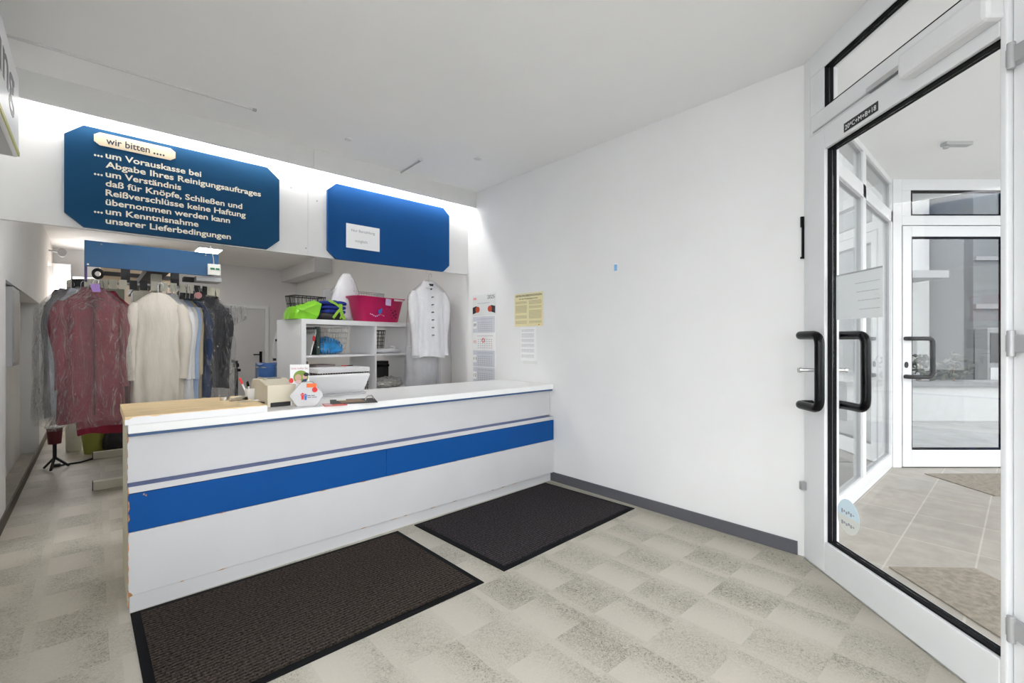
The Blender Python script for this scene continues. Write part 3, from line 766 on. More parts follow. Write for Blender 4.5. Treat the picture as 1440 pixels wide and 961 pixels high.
for i, (mn, red) in enumerate((('09', 0), ('10', 1), ('11', 0), ('12', 0))):
    z1 = zt - i * .187; z0 = z1 - .178
    sheet = MB().box(-.19, .185, -.0065, -.003, z0, z1).build('month_sheet', PAPER if red else GPAPER, t)
    MB().box(-.187, -.125, -.0075, -.0065, z0 + .045, z1 - .05).build('number_tab', PAPER, sheet)
    lettering('month_number', [(mn, -.156, z0 + .072, .034, .045, 'c')], REDINK if red else INK, sheet, y=-.0078, thick=.0004)
    g = MB(); r2 = MB()
    for row in range(5):
        for col in range(7):
            bx = -.10 + col * .038; bz = z1 - .062 - row * .023
            (r2 if col == 6 else g).box(bx, bx + .014, -.0071, -.0065, bz - .008, bz)
    for col in range(8): g.box(-.11 + col * .035, -.09 + col * .035, -.0071, -.0065, z1 - .030, z1 - .024)
    g.build('day_grid', GREYINK, sheet); r2.build('sunday_column', mat('pale red print', (.62, .28, .32), .7), sheet)
    if red:
        q = [(-.005 + .022 * math.cos(a * PI / 8), -.0085, z1 - .075 + .022 * math.sin(a * PI / 8)) for a in range(16)]
        MB().tube(q, .004, 6, closed=True).build('date_marker', REDINK, sheet)

# =================================================================== THINGS ON THE COUNTER
ZC = .90
# receipt printer
t = thing('receipt_printer', 'beige receipt printer standing beside the worn beech board', 'printer', (.778, 3.055, ZC), rad(3))
MB().prism([(0, .0), (.018, 0), (.018, .028), (.148, .028), (.148, 0), (.166, 0), (.166, .135), (0, .135)], 0, .05).build('front_cover', BEIGE, t, bev=.004)
pr = [(.04, .03), (.33, .012), (.33, .12), (.29, .16), (.16, .165), (.05, .138), (.04, .13)]
bd = MB(); n = len(pr)
vs = [(0.001, y, z) for y, z in pr] + [(.165, y, z) for y, z in pr]
bd.add(vs, [tuple(range(n)), tuple(range(2 * n - 1, n - 1, -1))] + [(i, (i + 1) % n, (i + 1) % n + n, i + n) for i in range(n)])
bd.build('body', BEIGE, t, bev=.006)
MB().box(.045, .13, .15, .235, .160, .167).build('paper_window', mat('smoked window', (.20, .20, .20), .3), t, bev=.002)
MB().box(.02, .04, .13, .26, .162, .17).build('lever', BEIGED, t, bev=.002)
MB().box(.02, .146, .02, .25, .0, .027).build('paper_slot', MATTEB, t)
MB().box(.0, .166, .04, .30, .0, .014).build('foot_plate', BEIGED, t)
# pen pot and pens
t = thing('pen_pot', 'small white pen pot tucked beside the beige printer', 'pot', (.752, 3.33, ZC))
MB().lathe([(.030, 0), (.034, .10), (.031, .10), (.027, .01), (.001, .008)], 18).build('pot', PAPER, t, smooth=True)
def pen(name, lb, base, tip, m, m2):
    o = thing(name, lb, 'pen', base)
    v = Vector(tip) - Vector(base)
    MB().tube([(0, 0, 0), v * .75], .006, 8).build('barrel', m, o)
    MB().tube([v * .75, v], .0066, 8).build('cap', m2, o)
pen('pen', 'red pen leaning in the white pen pot', (.752, 3.335, ZC + .012), (.690, 3.345, ZC + .168), PAPER, REDS)
pen('pen', 'black marker leaning in the white pen pot', (.756, 3.325, ZC + .012), (.728, 3.318, ZC + .148), PAPER, BLACKP)
pen('pen', 'dark pen with red clip standing upright in the pot', (.748, 3.33, ZC + .012), (.735, 3.355, ZC + .138), MATTEB, MATTEB)
# stapler and tag gun on flap
t = thing('stapler', 'chrome stapling tool lying on the worn beech board', 'stapler', (.665, 3.22, .94), rad(20))
MB().box(-.06, .05, -.010, .010, .0, .006).build('base', CHROME, t, bev=.002)
MB().prism([(-.055, .012), (.02, .010), (.05, .016), (.046, .026), (.0, .025), (-.05, .019)], -.008, .008).build('arm', STEEL, t, bev=.004)
MB().box(.025, .045, -.012, .012, .0, .018).build('hinge', MATTEB, t, bev=.003)
t = thing('tape_roll', 'small clear roll beside the chrome stapling tool', 'roll', (.60, 3.29, .94))
MB().lathe([(.014, 0), (.027, 0), (.027, .022), (.014, .022), (.014, .001)], 18).build('roll', CHROME, t, smooth=True)
t = thing('key_ring_tool', 'flat metal opener lying on the beech board edge', 'tool', (.70, 3.12, .94), rad(-30))
MB().box(-.06, .02, -.006, .006, .0, .006).tube([(.025, -.012, .006), (.045, 0, .006), (.025, .012, .006)], .004, 6).build('body', STEEL, t, bev=.001)

# charity box and card
CA = rad(-24)
t = thing('charity_box', 'clear six sided collecting box with orange and red stickers', 'collecting box', (.985, 2.985, ZC), CA)
oct_ = [(-.05, 0), (.05, 0), (.062, .012), (.093, .062), (.093, .074), (.045, .135), (.030, .150), (-.030, .150), (-.045, .135), (-.093, .074), (-.093, .062), (-.062, .012)]
MB().prism(oct_, -.035, .035).build('box', CLEAR, t, bev=.006)
cb = MB()
for k in range(26):
    a, b_ = random.uniform(-.045, .045), random.uniform(-.024, .024)
    cb.lathe([(.010, 0), (.010, .002)], 10, (a, b_, .004 + random.random() * .02))
cb.build('coins', mat('mixed coins', (.45, .33, .22), .4, .7, noise_amt=.4, noise_scale=40), t)
MB().box(-.040, .035, -.012, -.008, .006, .04, Matrix.Rotation(.3, 4, 'Y')).build('bank_note', PINKM, t)
MB().box(.0, .056, -.0375, -.0355, .118, .142).build('orange_sticker', ORANGE, t)
MB().disc(.047, .103, .016, .016, -.038, -.0362, 20).build('round_sticker', REDS, t)
def figure(mb, x, z, s_):
    mb.disc(x, z + .036 * s_, .006 * s_, .006 * s_, -.0372, -.0358, 12)
    mb.prism([(x - .007 * s_, z + .028 * s_), (x + .007 * s_, z + .028 * s_), (x + .006 * s_, z), (x + .001 * s_, z), (x, z + .01 * s_), (x - .001 * s_, z), (x - .006 * s_, z)], -.0372, -.0358)
    mb.prism([(x - .014 * s_, z + .034 * s_), (x - .011 * s_, z + .036 * s_), (x - .003 * s_, z + .026 * s_), (x - .006 * s_, z + .022 * s_)], -.0372, -.0358)
    mb.prism([(x + .014 * s_, z + .034 * s_), (x + .011 * s_, z + .036 * s_), (x + .003 * s_, z + .026 * s_), (x + .006 * s_, z + .022 * s_)], -.0372, -.0358)
f = MB(); figure(f, -.022, .044, 1.0); f.build('red_figure_logo', REDS, t)
f = MB(); figure(f, -.005, .041, .92); f.build('blue_figure_logo', BLUEP, t)
bb = MB(); bars(bb, .008, .048, .062, .070, .007, y=-.0358); bars(bb, .006, .06, .050, .059, .007, y=-.0358); bb.build('logo_print', NAVYT, t)
t = thing('charity_card', 'white standing card with two children in a round picture', 'card', (.975, 3.06, ZC), CA)
MB().box(-.065, .045, -.003, 0, 0, .255).build('card', PAPER, t)
lettering('heading', [('bitte helfen Sie', -.01, .225, .013, .094, 'c')], mat('pink heading print', (.55, .18, .22), .7), t, y=-.0034, thick=.0005)
MB().disc(-.003, .175, .043, .043, -.0036, -.003, 28).build('round_picture', GREENP, t)
MB().disc(-.018, .172, .019, .022, -.0042, -.0036, 20).disc(.02, .178, .014, .018, -.0042, -.0036, 20).build('picture_faces', SKINP, t)
MB().prism([(-.040, .150), (-.028, .138), (-.002, .133), (.0, .155), (-.018, .158)], -.0046, -.0042).build('picture_pink_shirt', PINKM, t)
MB().prism([(.0, .133), (.026, .145), (.034, .165), (.012, .162), (.003, .150)], -.0046, -.0042).build('picture_blue_shirt', NAVY, t)
MB().disc(.028, .192, .016, .012, -.0046, -.0042, 16).build('picture_hair', CHAR, t)
MB().disc(-.058, .155, .013, .016, -.0036, -.003, 16).build('red_dot', REDS, t)
MB().prism([(-.065, .105), (-.055, .105), (-.032, .132), (-.040, .136), (-.058, .125)], -.0036, -.003).build('blue_swoosh', BLUEP, t)
# touch screen terminal seen from the back
t = thing('till_screen', 'white till monitor tilted back with its rear facing the room', 'monitor', (1.33, 3.42, ZC), rad(2))
sc = MB(); TM = Matrix.Translation((0, .06, .012)) @ Matrix.Rotation(rad(40), 4, 'X')
sc.box(-.24, .235, -.025, .0, 0, .20, TM)
sc.build('rear_cover', mat('white monitor casing', (.74, .74, .75), .4), t, bev=.008)
MB().box(-.23, .225, .0, .006, .008, .192, TM).build('screen', BLACKP, t)
MB().box(-.24, .24, -.01, .13, 0, .012).build('foot', GREYP, t, bev=.003)
MB().tube([(0, .10, .01), (0, .075, .07)], .02, 12).build('stand', GREYP, t)
lettering('logo', [('TCN', -.125, .135, .018, .05, 'l')], GREYINK, t, y=0, thick=.0006)
lg = t.children[-1]
lg.parent = t; lg.matrix_local = TM @ Matrix.Translation((0, -.026, .0))
# papers
t = thing('clip_folder', 'open black clip folder lying on the counter by the monitor', 'folder', (1.25, 3.03, ZC), rad(-20))
MB().box(-.10, .19, -.13, .11, 0, .004).build('cover', MATTEB, t, bev=.001)
MB().box(-.05, .10, -.09, .05, .004, .007, Matrix.Rotation(.2, 4, 'Z')).build('brown_sheet', BROWN, t)
MB().box(-.06, .0, .01, .08, .007, .009).build('photo', STICKG, t)
MB().tube(arc_path([(.12, -.02, .004), (.13, .0, .03), (.17, .03, .03), (.18, .04, .004)], .02), .004, 6).build('clip', STEEL, t, smooth=True)
t = thing('red_leaflet', 'red leaflet lying on the counter next to the collecting box', 'leaflet', (1.13, 2.94, ZC), rad(-14))
MB().box(-.06, .075, -.075, .06, 0, .003).build('sheet', mat('salmon red print', (.62, .10, .07), .6), t)
MB().box(-.055, -.01, -.06, .05, .003, .0036).build('print', PINKM, t)
t = thing('receipt_slip', 'tiny printed slip under the beige printer front', 'slip', (.95, 3.03, ZC), rad(8))
MB().box(-.012, .012, -.02, .02, 0, .0015).build('slip', STICKG, t)

# mesh crate with white lid behind the monitor
t = thing('mesh_crate', 'black mesh crate with a white tray lid behind the monitor', 'crate', (1.75, 4.42, 0), rad(2))
MB().box(-.26, .24, -.16, .16, 1.01, 1.052).build('lid', LAM, t, bev=.003)
g = MB()
for k in range(21): g.box(-.25 + k * .0235, -.25 + k * .0235 + .005, -.152, -.146, .80, 1.01)
for k in range(8): g.box(-.25, .23, -.153, -.147, .80 + k * .027, .80 + k * .027 + .005)
for yy in (.146,):
    for k in range(21): g.box(-.25 + k * .0235, -.25 + k * .0235 + .005, yy, yy + .006, .80, 1.01)
g.build('mesh_side', MATTEB, t)
MB().box(-.25, .23, -.145, .145, .80, .81).box(-.25, -.03, -.142, -.14, .81, 1.0).build('liner', mat('dark maroon liner', (.06, .035, .035), .8), t)
MB().box(-.03, .08, -.10, .10, .81, .99).box(.10, .2, -.1, .1, .81, .985).build('contents', PALEINK, t, bev=.01)
MB().box(-.24, -.21, -.13, .13, 0, .80).box(.19, .22, -.13, .13, 0, .80).box(-.25, .23, -.15, .15, .77, .80).build('stand', GREYM, t)

# =================================================================== CUBE SHELF
SA = rad(10.6)
sh = thing('cube_shelf', 'white cube shelf unit standing behind the counter', 'shelf', (1.534, 4.813, 0), SA)
SW, SD, ST, zb = 1.385, .50, .05, .02
zt = 1.527
MB().box(0, ST, 0, SD, 0, zt - .05).build('side_panel', LAM, sh, bev=.002)
MB().box(SW - ST * .4, SW, 0, SD, 0, zt - .05).build('side_panel', LAM, sh, bev=.002)
MB().box(0, SW, 0, SD, zt - .05, zt).build('top_panel', LAM, sh, bev=.002)
for z in (.33, .73, 1.137):
    MB().box(ST, SW - ST * .4, .002, SD, z, z + .022).build('shelf_board', LAM, sh)
MB().box(.868, .89, .001, SD, .02, zt - .05).build('divider', LAM, sh)
MB().box(ST, SW - .02, 0.002, SD, .0, .05).build('base_board', LAM, sh)
MB().box(-.004, 0, .03, .09, 1.36, 1.46).build('paper_tag', PAPER, sh)
def on_shelf(lx, ly, z=0):
    return (1.534 + lx * math.cos(SA) - ly * math.sin(SA), 4.813 + lx * math.sin(SA) + ly * math.cos(SA), z)

def wire_basket(name, label, loc, rz, w_, d_, h_, m=CHROME, nv=11, nh=5, taper=.03, r=.0028):
    o = thing(name, label, 'basket', loc, rz, None)
    rim = MB(); grid = MB()
    c = [(-w_ / 2, 0), (w_ / 2, 0), (w_ / 2, d_), (-w_ / 2, d_)]
    ci = [(-w_ / 2 + taper, taper), (w_ / 2 - taper, taper), (w_ / 2 - taper, d_ - taper), (-w_ / 2 + taper, d_ - taper)]
    rim.tube([(x, y, h_) for x, y in c], r * 1.8, 6, closed=True)
    for k in range(nh):
        t_ = k / nh
        grid.tube([(a[0] * t_ + b_[0] * (1 - t_), a[1] * t_ + b_[1] * (1 - t_), h_ * t_ + .003) for a, b_ in zip(c, ci)], r, 4, closed=True)
    for side in range(4):
        a0, a1, b0, b1 = c[side], c[(side + 1) % 4], ci[side], ci[(side + 1) % 4]
        for k in range(nv + 1):
            t_ = k / nv
            grid.tube([(a0[0] * (1 - t_) + a1[0] * t_, a0[1] * (1 - t_) + a1[1] * t_, h_), (b0[0] * (1 - t_) + b1[0] * t_, b0[1] * (1 - t_) + b1[1] * t_, .003)], r, 4)
    for k in range(nv + 1):
        t_ = k / nv; x = ci[0][0] * (1 - t_) + ci[1][0] * t_
        grid.tube([(x, ci[0][1], .003), (x, ci[3][1], .003)], r, 4)
    rim.build('rim', m, o); grid.build('wire_mesh', m, o)
    return o
# top-left bay
wire_basket('wire_basket', 'chrome wire basket holding the sky blue bag in the top bay', on_shelf(.37, .07, 1.160), SA, .40, .34, .29)
t = thing('plastic_bag', 'crumpled sky blue plastic bag inside the chrome wire basket', 'bag', on_shelf(.39, .21, 1.17), SA)
blob(MB(), (.0, -.02, .07), (.165, .12, .105), .25, 1.7, 40, 24, 1.3, flat=.0).build('bag', CYANB, t, smooth=True)
t = thing('cloth_bundle', 'cream bundle of cloth behind the sky blue bag', 'cloth', on_shelf(.38, .36, 1.17), SA)
blob(MB(), (0, 0, .14), (.17, .045, .15), .15, 4, 24, 14, 4.2, flat=0).build('cloth', ECRU, t, smooth=True)
t = thing('magazine', 'upright glossy magazine with a red spot in the top bay', 'magazine', on_shelf(.135, .06, 1.161), SA)
MB().box(-.012, .0, 0, .24, 0, .27, Matrix.Rotation(rad(14), 4, 'Y')).build('pages', STICKG, t)
MB().disc(.0, .17, .016, .03, -.003, 0, 16).build('red_spot', REDINK, t)
t.children[-1].matrix_local = Matrix.Translation((.028, -.0015, -.0))
t = thing('binder', 'dark green upright binder beside the magazine in the top bay', 'binder', on_shelf(.19, .05, 1.1615), SA)
MB().box(0, .035, 0, .26, 0, .29).build('cover', mat('dark green card', (.03, .055, .05), .6), t, bev=.003)
MB().disc(.0175, .08, .008, .008, -.001, 0, 10).build('finger_hole', STEEL, t)
# lower bay contents
t = thing('file_box', 'pinkish grey file box in the lower bay behind the card', 'box', on_shelf(.20, .08, .754), SA)
MB().box(0, .22, 0, .26, 0, .30).build('box', mat('pinkish grey card', (.36, .30, .30), .7), t, bev=.003)
MB().box(.06, .16, -.001, 0, .2, .24).build('label_plate', PAPER, t)
t = thing('black_case', 'black case with a red tool on it in the lower bay', 'case', on_shelf(.45, .06, .754), SA)
MB().box(0, .30, 0, .28, 0, .26).build('case', MATTEB, t, bev=.006)
MB().box(.03, .27, .02, .2, .255, .27).build('lid', MATTEB, t, bev=.004)
t = thing('red_tool', 'small red and white tool on the black case', 'tool', on_shelf(.50, .09, 1.024), SA)
MB().tube([(0, 0, .008), (.07, .01, .008)], .008, 8).build('grip', REDS, t); MB().tube([(.07, .01, .008), (.15, .02, .008)], .006, 8).build('shaft', MATTEB, t)
t = thing('paper_roll', 'upright brown paper roll at the edge of the lower bay', 'roll', on_shelf(.10, .10, .754), SA)
MB().lathe([(.022, 0), (.022, .34), (.016, .34), (.016, .33)], 16).build('roll', BROWN, t, smooth=True)
MB().lathe([(.023, .12), (.023, .16)], 16).build('band', PAPER, t)
# right bays
wire_basket('wire_basket', 'black wire basket at the back of the narrow upper bay', on_shelf(1.02, .16, 1.160), SA, .22, .22, .27, MATTEB, 9, 6, .015, .0035)
t = thing('folded_sheet', 'folded white plastic sheet lying in the narrow upper bay', 'sheet', on_shelf(1.12, .13, 1.160), SA)
blob(MB(), (0, 0, .03), (.20, .10, .032), .2, 3, 28, 12, 2.2, flat=0).build('sheet', WHITEC, t, smooth=True)
MB().tube([(.03, -.02, .055), (.05, -.03, .085), (.09, -.03, .08), (.10, -.02, .05)], .008, 8).build('handle', WHITEC, t, smooth=True)
t = thing('black_crate', 'black crate at the back of the narrow lower bay', 'crate', on_shelf(1.14, .22, .754), SA)
MB().box(-.08, .09, 0, .14, 0, .31).build('crate', MATTEB, t, bev=.006)
MB().box(-.085, .095, -.004, .144, .24, .27).build('rim', BLACKP, t)
t = thing('film_pack', 'clear crumpled film pack lying in the narrow lower bay', 'pack', on_shelf(1.12, .11, .754), SA)
blob(MB(), (0, 0, .05), (.205, .09, .075), .35, 4, 36, 18, 6.1, flat=0).build('film', FILM2, t, smooth=True)
blob(MB(), (0, 0, .04), (.19, .08, .045), .2, 3, 24, 12, 8.1, flat=0).build('contents', mat('pale straw packing', (.56, .54, .46), .7, noise_amt=.2, noise_scale=20), t, smooth=True)

# on top of the shelf
t = thing('laundry_basket', 'magenta plastic laundry basket on top of the white shelf', 'basket', on_shelf(.985, .14, zt), SA)
rings = []; n = 48
for (z, a, b_) in ((0, .225, .15), (.012, .235, .158), (.22, .285, .19), (.232, .31, .205), (.244, .318, .212), (.246, .308, .203), (.232, .288, .192), (.02, .232, .152), (.016, .05, .03)):
    rings.append([(x * 1.1, y, z * 1.12 + (.012 * (abs(x) / .3) ** 2 if z > .2 else 0)) for x, y in superell(a, b_, n, 3.4)])
bk = MB().loft(rings); bk.build('tub', MAGENTA, t, smooth=True)
ho = MB()
for (hx, hz, r_) in ((.02, .15, .012), (.05, .12, .014), (.085, .155, .012), (.11, .13, .013), (.015, .09, .013), (.06, .085, .010), (.14, .10, .014), (.10, .08, .012), (.17, .12, .012), (.16, .07, .013), (.04, .05, .014), (.09, .045, .011), (.13, .045, .012), (.19, .085, .010), (.19, .05, .009), (.06, .16, .009)):
    yy = -.150 - .16 * hz - .002
    ho.disc(hx - .03, hz * 1.1, r_, r_, yy - .002, yy + .004, 6)
ho.build('hole_pattern', mat('dark hole shade', (.09, .006, .03), .6), t)
fl_ = MB()
for k in range(9): fl_.disc(-.195 + k * .022, .072 + .012 * math.cos(k), .007, .007, -.167, -.160, 6)
fl_.build('flower_print', PINKP, t)
MB().disc(-.075, .115, .024, .028, -.176, -.168, 6).disc(-.055, .14, .013, .013, -.18, -.172, 6).build('blue_print', BLUEP, t)
MB().box(-.145, .0, -.209, -.2035, .155, .215).box(.09, .20, -.2125, -.2045, .205, .23).build('grip_slot', mat('pale slot', (.75, .70, .66), .6), t)
for c_ in list(t.children):
    if c_.name.startswith('grip_slot'): bpy.data.objects.remove(c_)
MB().box(.10, .23, -.2155, -.2025, .245, .266).build('grip_bar', mat('pale lilac grip', (.72, .60, .66), .5), t, bev=.004)
MB().prism([(-.03, .19), (.045, .185), (.05, .262), (-.025, .266)], -.2185, -.2150).build('paper_tag', PINKP, t)
wire_basket('wire_basket', 'chrome wire basket on the shelf top behind the magenta basket', on_shelf(.90, .36, zt), SA, .74, .16, .37, GREYM, 20, 6, .02, .0028)
t = thing('wrapped_duvet', 'white duvet wrapped in film standing on the shelf top', 'duvet', on_shelf(.70, .33, zt), SA)
dm = MB(); rings = []
for i in range(1, 18):
    u = i / 18; z = .58 * u
    r_ = .19 * (math.sin(PI * min(1, u * .62 + .38)) ** .62) if u > .3 else .13 + .1 * u
    rings.append([(r_ * math.cos(a * PI / 14) * (1 + .05 * noise.noise(Vector((a * .7, u * 6, 1)))) + .02 * u, .5 * r_ * math.sin(a * PI / 14), z) for a in range(28)])
dm.loft(rings).build('duvet', WHITEC, t, smooth=True)
fm = MB().loft([[((p[0] - .0) * 1.05, p[1] * 1.07, p[2] * 1.02) for p in r_] for r_ in rings]); fm.build('film', FILM2, t, smooth=True)
# green bag and blue towels
t = thing('shopping_bag', 'glossy lime green bag slumped on the shelf top', 'bag', on_shelf(.10, .12, zt), SA)
gb = MB(); rings = []
def bagprof(u):            # outline in x,z going round
    P = [(-.155, 0), (-.05, .0), (.09, 0), (.135, .08), (.165, .185), (.10, .20), (.02, .165), (-.07, .135), (-.13, .115), (-.15, .06)]
    k = u * len(P); i_ = int(k) % len(P); f_ = k - int(k); a_, b_ = P[i_], P[(i_ + 1) % len(P)]
    return a_[0] * (1 - f_) + b_[0] * f_, a_[1] * (1 - f_) + b_[1] * f_
for k in range(15):
    v_ = k / 14; y = -.085 + .27 * v_; s_ = .80 + .20 * math.sin(PI * min(1, max(0, v_))) ** .4
    ring = []
    for q_ in range(40):
        x, z = bagprof(q_ / 40)
        nz = .020 * (1 - 2 * abs(noise.noise(Vector((x * 11, y * 11, z * 11))))) - .012
        ring.append((x * s_ + nz * .6, y + nz * .8, max(0, z * s_ + (nz if z > .01 else 0))))
    rings.append(ring)
gb.loft(rings).build('body', GREENB, t)
MB().tube(arc_path([(-.10, -.075, .10), (-.02, -.085, .07), (.08, -.08, .12)], .03), .006, 6).build('seam', GREENR, t, smooth=True)
t = thing('towel_bundle', 'royal blue and black folded towels tied with lime ribbon', 'towels', on_shelf(.39, .14, zt), SA)
tb = MB()
for (z0, z1, w0) in ((.115, .155, .155), (.160, .205, .165), (.07, .112, .15)):
    rings = []
    for k in range(13):
        u = k / 12; x = -w0 + 2 * w0 * u; s_ = (1 - abs(2 * u - 1) ** 6) * .95 + .05
        rings.append([(x + .01, yy * s_, (z0 + z1) / 2 + zz * s_ * (z1 - z0) / 2 + .008 * noise.noise(Vector((x * 12, yy * 10, z0 * 30)))) for yy, zz in superell(.13, 1.05, 20, 4)])
    tb.loft(rings)
tb.build('blue_towels', BLUET, t, smooth=True)
blob(MB(), (-.01, 0, .045), (.175, .13, .055), .12, 3, 28, 14, 3.3, flat=0).build('black_towels', MATTEB, t, smooth=True)
rb = MB()
def ribbon(path, w_=.018):
    vs = []; fs = []
    for i, p in enumerate(path):
        a = Vector(path[max(0, i - 1)]); b_ = Vector(path[min(len(path) - 1, i + 1)]); tdir = (b_ - a).normalized()
        side = tdir.cross(Vector((0, -1, 0)))
        side = side.normalized() if side.length > .1 else Vector((1, 0, 0))
        for sg in (-1, 1): vs.append(Vector(p) + side * w_ * sg)
        for sg in (-1, 1): vs.append(Vector(p) + side * w_ * sg + Vector((0, .003, 0)))
    for i in range(len(path) - 1):
        o = i * 4; fs += [(o, o + 1, o + 5, o + 4), (o + 2, o + 6, o + 7, o + 3), (o, o + 4, o + 6, o + 2), (o + 1, o + 3, o + 7, o + 5)]
    rb.add(vs, fs)
ribbon([(.05, .0, .212), (.04, -.10, .205), (.045, -.142, .16), (.04, -.146, .10), (.06, -.148, .05), (.085, -.149, .012)])
ribbon([(.045, -.147, .13), (.0, -.15, .085), (-.05, -.15, .02)], .014)
ribbon([(.045, -.147, .13), (-.03, -.15, .175), (-.09, -.135, .20), (-.06, -.10, .208)], .012)
ribbon([(.045, -.147, .13), (.06, -.15, .07), (.03, -.15, .015)], .010)
rb.build('ribbon', GREENR, t)
t = wire_basket('wire_basket', 'dark wire basket rim behind the lime green bag', on_shelf(.19, .17, zt), SA, .34, .19, .245, MATTEB, 8, 3, .03, .0035)

# =================================================================== GARMENTS
def garment(name, label, cat, loc, rz, m, length=1.0, W=.46, depth=.10, film=None, film_len=None, sleeves=True, sleeve_len=.58, collar=True, shirt=False, tag_m=None, hanger_up=.11, seed=0., group=None, placket=None, flare=1.0, sag=.13, extra=None):
    o = thing(name, label, cat, loc, rz, group)
    n = 64
    def bodyrings(grow, L, fold, bottom=None):
        R = []
        zs = [0.0, -.012, -.03, -.055, -.085, -.115, -.16, -.24] + [-.24 - (L - .24) * k / 26 for k in range(1, 27)]
        for z in zs:
            t_ = -z
            if t_ <= .115:
                hw = .055 + (W * .44 - .055) * (t_ / .115) ** .8
                hd = .045 + (.075 - .045) * (t_ / .115)
            else:
                q = min(1, (t_ - .115) / max(.01, (L - .115)))
                hw = W * (.44 - .035 * math.sin(PI * min(1, q * 2)) + .03 * q * flare)
                hd = depth * (.78 + .30 * q * flare)
            hw += grow; hd += grow
            ring = []
            for k in range(n):
                th = 2 * PI * k / n; c, s_ = math.cos(th), math.sin(th)
                q = min(1, t_ / L)
                fd = fold * q * ((.9 - 1.8 * abs(math.sin(3.5 * th + seed + 1.3 * q))) * .5 + .35 * math.sin(11 * th + seed * 2.1 - q) + .8 * noise.noise(Vector((c * 3 + seed, s_ * 3, t_ * 4))) + .22 * noise.noise(Vector((c * 7 + t_ * 2.5, s_ * 7, t_ * 6 + seed))))
                wob = .012 * noise.noise(Vector((seed * 3.1, t_ * 5, 0)))
                ring.append((hw * math.copysign(abs(c) ** .85, c) + wob + .25 * fd * c, (hd + fd) * math.copysign(abs(s_) ** .8, s_), z + (.012 * math.sin(3 * th + seed) * q)))
            R.append(ring)
        return R
    MB().loft(bodyrings(0, length, .036 if (film is None and depth > .1) else .022 * min(1, depth / .09))).build('body', m, o, smooth=True)
    if sleeves:
        for sx in (-1, 1):
            path = []; rr = []
            for k in range(11):
                u = k / 10
                path.append((sx * (W * .40 + .022 * min(1, u * 3.2) + .010 * math.sin(u * 5 + seed)), -.012 - .045 * u + .008 * math.sin(u * 9 + seed), -.095 - sleeve_len * u ** 1.08))
                rr.append((.048 + .014 * math.sin(PI * min(1, u * 1.6)) - .012 * u) * (1 + .1 * noise.noise(Vector((u * 7, sx * 3, seed)))))
            rr = [v * min(1, .45 + depth * 5.5) for v in rr]; rr[0] = .03 * min(1, .4 + depth * 6)
            MB().tube(path, rr, 14).build('sleeve', m, o, smooth=True)
    if collar:
        cm = MB(); R = []
        for (z, a, b_) in ((-.035, .075, .062), (.0, .066, .055), (.028, .058, .050), (.031, .062, .055), (.0, .082, .070), (-.028, .094, .082)):
            R.append([(a * math.cos(2 * PI * k / 24), b_ * math.sin(2 * PI * k / 24) - (.012 if z < 0 else 0) , z - .022 * max(0, -math.sin(2 * PI * k / 24)) * (1 if z > -.02 else 1.6)) for k in range(24)])
        cm.loft(R, cap=False).build('collar', m, o, smooth=True)
    if shirt:
        # neck opening, placket and buttons
        MB().prism([(-.026, -.012), (.026, -.012), (.004, -.078), (-.004, -.078)], -.078, -.060).build('neck_opening', CHAR, o)
        bt = MB()
        for k in range(6): bt.disc(.004, -.16 - k * .085, .0065, .0065, -depth * .93 - .024 - .012 * k * .3, -depth * .5, 10)
        bt.build('buttons', CHAR, o)
    if placket:
        MB().box(-.006, .006, -depth * 1.1 - .016, -depth * .7, -length + .05, -.10).build('placket', placket, o, bev=.002)
    # hanger
    hk = [(0, 0, -.03), (0, 0, hanger_up - .045)]
    for k in range(9):
        a = -PI * .5 + PI * 1.25 * k / 8
        hk.append((.018 + .018 * math.cos(PI - PI * 1.2 * k / 8), 0, hanger_up - .045 + .030 * math.sin(PI * 1.1 * k / 8)))
    hm = MB().tube(hk, .0022, 6)
    hm.tube([(-W * .40, 0, -.105), (-.02, 0, -.028), (0, 0, -.02), (.02, 0, -.028), (W * .40, 0, -.105)], .0025, 6)
    hm.build('hanger', CHROME, o, smooth=True)
    if film:
        L = film_len or length + .04
        R = []; hwm = W * (.47 + .03 * flare) + .035
        zz = [.045, .02, -.005, -.035, -.07, -.11, -.15] + [-.15 - (L - .15) * k / 30 for k in range(1, 31)]
        for z in zz:
            t_ = .045 - z; g_ = min(1, t_ / .19) ** .75
            q = min(1, max(0, (-z - .15) / (L - .15)))
            hw = .022 + (hwm - .022) * g_ + .018 * q
            hd = .02 + (depth * (.92 + .32 * flare * q) + .052 - .02) * g_
            ring = []
            for k in range(64):
                th = 2 * PI * k / 64; c, s_ = math.cos(th), math.sin(th)
                x = hw * math.copysign(abs(c) ** .8, c)
                rd = .5 - abs(noise.noise(Vector((x * 7 + z * 3.2 + seed, z * 3.0, s_ + seed)))) * 2
                rd2 = .5 - abs(noise.noise(Vector((x * 15 - z * 5 + seed * 2, z * 6.0, s_)))) * 2
                a_ = (.016 * rd + .007 * rd2) * g_
                ring.append((x + a_ * c, (hd + a_) * math.copysign(abs(s_) ** .75, s_), z + .02 * noise.noise(Vector((c * 3, s_ * 3, seed))) * q))
            R.append(ring)
        MB().loft(R, cap=False).build('film_cover', film, o, smooth=True)
    if tag_m:
        MB().prism([(-.028, .045), (.030, .052), (.040, -.012), (-.010, -.018)], -.105, -.102).build('paper_tag', tag_m, o)
    return o

